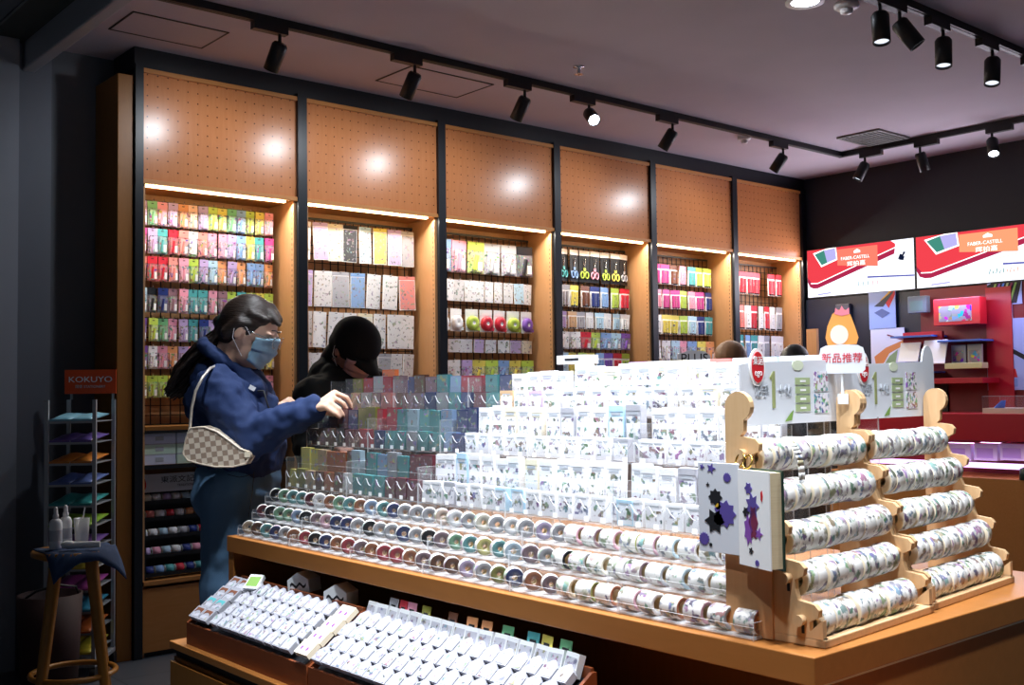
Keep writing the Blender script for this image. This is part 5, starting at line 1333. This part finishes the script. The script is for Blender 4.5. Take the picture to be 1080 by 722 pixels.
# ---- person in the black cap
PW = 4.25
p0 = at_w(372, 450, PW); root = thing('person', 'person in a black cap and black coat bending over the far end of the island', 'person', (p0.x, p0.y, 0)); RL = root.location.copy()
def P3(x, y, d=0): return at_w(x, y, PW+d)-RL
vdir = (p0-CAM); vdir.z = 0; vdir.normalize(); rdir = Vector((vdir.y, -vdir.x, 0))
ff = (rdir*math.cos(.85)-vdir*math.sin(.85)).normalized(); sd = Vector((ff.y, -ff.x, 0)); tl = math.radians(38)
hf = (ff*math.cos(tl)-Vector((0, 0, 1))*math.sin(tl)).normalized(); hu = (ff*math.sin(tl)+Vector((0, 0, 1))*math.cos(tl)).normalized(); ax = (hf, sd, hu)
HC = P3(374, 369)
def H2(f, s_, u): return HC+hf*f+sd*s_+hu*u
hipz = .88; zc = RL
def GZ(p, z): q = Vector(p); q.z = z; return q
pelv = GZ(P3(362, 480), .90); nb = P3(358, 402, .04); shR = P3(332, 418, -.10); shL = P3(394, 408, .14)
elR = P3(328, 470, -.16); wrR = P3(352, 474, -.30); elL = P3(408, 462, .10); wrL = P3(398, 440, -.22)
b = MB(); b.cap(pelv, nb, .12, .07); b.cap(shR, shL, .05, .05); b.cap(nb, H2(-.04, 0, -.06), .05, .048)
b.ell(H2(-.005, 0, .012), .094, .074, .098, ax, 20, 14); b.ell(H2(.022, 0, -.045), .066, .056, .070, ax); b.ell(H2(.058, 0, -.090), .022, .022, .018, ax); b.cap(H2(.084, 0, .004), H2(.104, 0, -.028), .007, .011)
for q in (-1, 1): b.ell(H2(-.006, q*.077, -.006), .016, .010, .030, ax)
for q in (-1, 1):
    hp = pelv+sd*q*.09; kn = GZ(hp+ff*.03, .48); an = GZ(hp, .08); b.cap(hp, kn, .085, .055); b.cap(kn, an, .052, .036); b.cap(an, an+ff*.13-Vector((0, 0, .045)), .034, .028)
b.cap(shR, elR, .045, .036); b.cap(elR, wrR, .036, .026); b.cap(shL, elL, .045, .036); b.cap(elL, wrL, .036, .026)
for wr, q in ((wrR, 1), (wrL, -1)):
    L1 = lambda f, s_, u: wr+ff*f+sd*s_*q+Vector((0, 0, u))
    hand(b, wr, [L1(.06, .03, .01), L1(.065, .01, .012), L1(.063, -.01, .01), L1(.055, -.03, .005)], [L1(.085, .03, -.01), L1(.093, .01, -.008), L1(.09, -.01, -.01), L1(.077, -.03, -.01)],
         [L1(.09, .03, -.034), L1(.098, .01, -.034), L1(.094, -.01, -.034), L1(.08, -.03, -.03)], [L1(.03, -.035, -.01), L1(.055, -.035, -.02), L1(.075, -.025, -.03)])
organic('body', b, M['skind'], root, .0065, 4)
UZ_ = Vector((0, 0, 1))
b = MB(); b.cap(GZ(P3(360, 480), .86), P3(358, 440), .17, .165); b.cap(P3(340, 470, -.02), P3(340, 430, -.02), .12, .12); b.cap(P3(382, 470, .04), P3(382, 430, .04), .12, .12)
b.cap(shR, shL, .085, .080); b.cap(P3(360, 430, .02), P3(360, 408, .03), .15, .10)
b.cap(shR, elR, .080, .068); b.cap(elR, wrR, .066, .05); b.cap(shL, elL, .078, .064); b.cap(elL, wrL, .062, .048)
b.cap(P3(343, 398, .04), P3(352, 380, .06), .075, .045); b.cap(P3(350, 400, -.02), P3(372, 408, -.03), .06, .05)
organic('coat', b, M['blackcloth'], root, .010, 5, (.06, .02))
b = MB()
for q in (-1, 1):
    hp = pelv+sd*q*.09; b.cap(hp, GZ(hp+ff*.03, .48), .10, .08); b.cap(GZ(hp+ff*.03, .48), GZ(hp, .10), .078, .07)
organic('trousers', b, M['blackcloth'], root, .011, 4)
for q in (-1, 1):
    an = GZ(pelv+sd*q*.09, .08); b = MB(); b.cap(an-UZ_*.035-ff*.04, an-UZ_*.045+ff*.14, .045, .036); b.cap(an, an-UZ_*.03, .046, .048); organic('shoe', b, M['ink'], root, .009, 3)
b = MB(); b.ell(H2(-.012, 0, .036), .110, .094, .094, ax, 26, 18); b.ell(H2(-.04, 0, .0), .082, .086, .075, ax)
organic('cap', b, M['blackcap'], root, .007, 5)
b = MB(); nv = 10; vs = []
for j in range(4):
    for i in range(nv+1):
        a = math.radians(-72+144*i/nv); rr = .098+j*.026*max(.15, math.cos(a)); vs.append(H2(-.006+rr*math.cos(a)*1.02, .086*math.sin(a)*(1-.06*j), .028-.010*j-.012*abs(math.sin(a))))
b.add(vs, [(j*(nv+1)+i, j*(nv+1)+i+1, (j+1)*(nv+1)+i+1, (j+1)*(nv+1)+i) for j in range(3) for i in range(nv)], 0, True)
o = b.build('cap_brim', M['blackcap'], root); md = o.modifiers.new('solid', 'SOLIDIFY'); md.thickness = .004
b = MB(); b.cap(H2(-.06, .035, -.03), H2(-.085, .03, -.10), .035, .03); b.cap(H2(-.06, -.035, -.03), H2(-.085, -.03, -.10), .035, .03); b.cap(H2(-.07, 0, -.05), P3(346, 404, .08), .04, .03)
organic('hair', b, M['hairb'], root, .008, 4)
face_mask(root, H2, M['pinkmask'])
for q in (-1, 1): b = MB(); b.ell(H2(.0775, q*.031, .004), .010, .014, .0055, ax); b.build('eye', M['ink'], root)
b = MB(); b.ell(H2(-.004, .080, -.040), .005); b.build('earring', M['chrome'], root)

# ---- two shoppers mostly hidden behind the island
def far_person(px, py, wd, face, coat, hair, label, hoodup=False):
    base = at_w(px, py, wd); root = thing('person', label, 'person', (base.x, base.y, 0)); hz = base.z
    f = Vector((math.cos(face), math.sin(face), 0)); s_ = Vector((f.y, -f.x, 0)); U = Vector((0, 0, 1)); ax = (f, s_, U)
    h = Vector((0, 0, hz)); nb = Vector((0, 0, hz-.17)); sh = [nb+s_*q*.17-U*.05 for q in (1, -1)]; pv = Vector((0, 0, .86))
    b = MB(); b.ell(h+U*.01, .092, .075, .10, ax); b.ell(h+f*.02-U*.05, .066, .056, .07, ax); b.cap(h+f*.085, h+f*.10-U*.03, .007, .011); b.cap(h-U*.06, nb, .05, .05); b.cap(nb-U*.04, pv, .10, .11); b.cap(sh[0], sh[1], .05, .05)
    for q in (-1, 1): b.ell(h+s_*q*.077, .015, .01, .028, ax)
    for k, q in ((0, 1), (1, -1)):
        el = sh[k]-U*.28+s_*q*.04; wr = el+f*.22-U*.02; b.cap(sh[k], el, .045, .036); b.cap(el, wr, .036, .026)
        hand(b, wr, [wr+f*.06+s_*v_ for v_ in (.03, .01, -.01, -.03)], [wr+f*.09+s_*v_-U*.01 for v_ in (.03, .01, -.01, -.03)], [wr+f*.10+s_*v_-U*.03 for v_ in (.03, .01, -.01, -.025)], [wr+f*.02-s_*q*.035, wr+f*.05-s_*q*.04, wr+f*.07-s_*q*.03-U*.01])
        hp = pv+s_*q*.09; b.cap(hp, Vector((hp.x, hp.y, .08)), .08, .04); an = Vector((hp.x, hp.y, .08)); b.cap(an, an+f*.13-U*.04, .034, .028)
    organic('body', b, M['skind'], root, .009, 4)
    b = MB(); b.cap(nb-U*.08, pv, .14, .15); b.cap(sh[0], sh[1], .075, .075); b.cap(nb-U*.05, nb+U*.02, .10, .072)
    for k, q in ((0, 1), (1, -1)): el = sh[k]-U*.28+s_*q*.04; b.cap(sh[k], el, .07, .058); b.cap(el, el+f*.20-U*.02, .056, .045)
    organic('jacket', b, coat, root, .011, 5, (.06, .02))
    b = MB()
    for q in (1, -1): hp = pv+s_*q*.09; b.cap(hp, Vector((hp.x, hp.y, .12)), .10, .07)
    organic('trousers', b, M['blackcloth'], root, .012, 4)
    b = MB(); b.ell(h-f*.014+U*.022, .102, .088, .102, ax); b.cap(h-f*.05, h-f*.05-U*.08, .07, .06)
    organic('hair', b, hair, root, .009, 3)
far_person(768, 380, 6.6, 2.2, M['greycloth'], M['hairbr'], 'brown-haired shopper in a grey blue jacket, only the head showing beyond the white cards')
far_person(838, 385, 6.2, 3.6, M['blackcloth'], M['hairb'], 'black-haired shopper whose hair just shows above the rack sign')
bpy.context.view_layer.update()
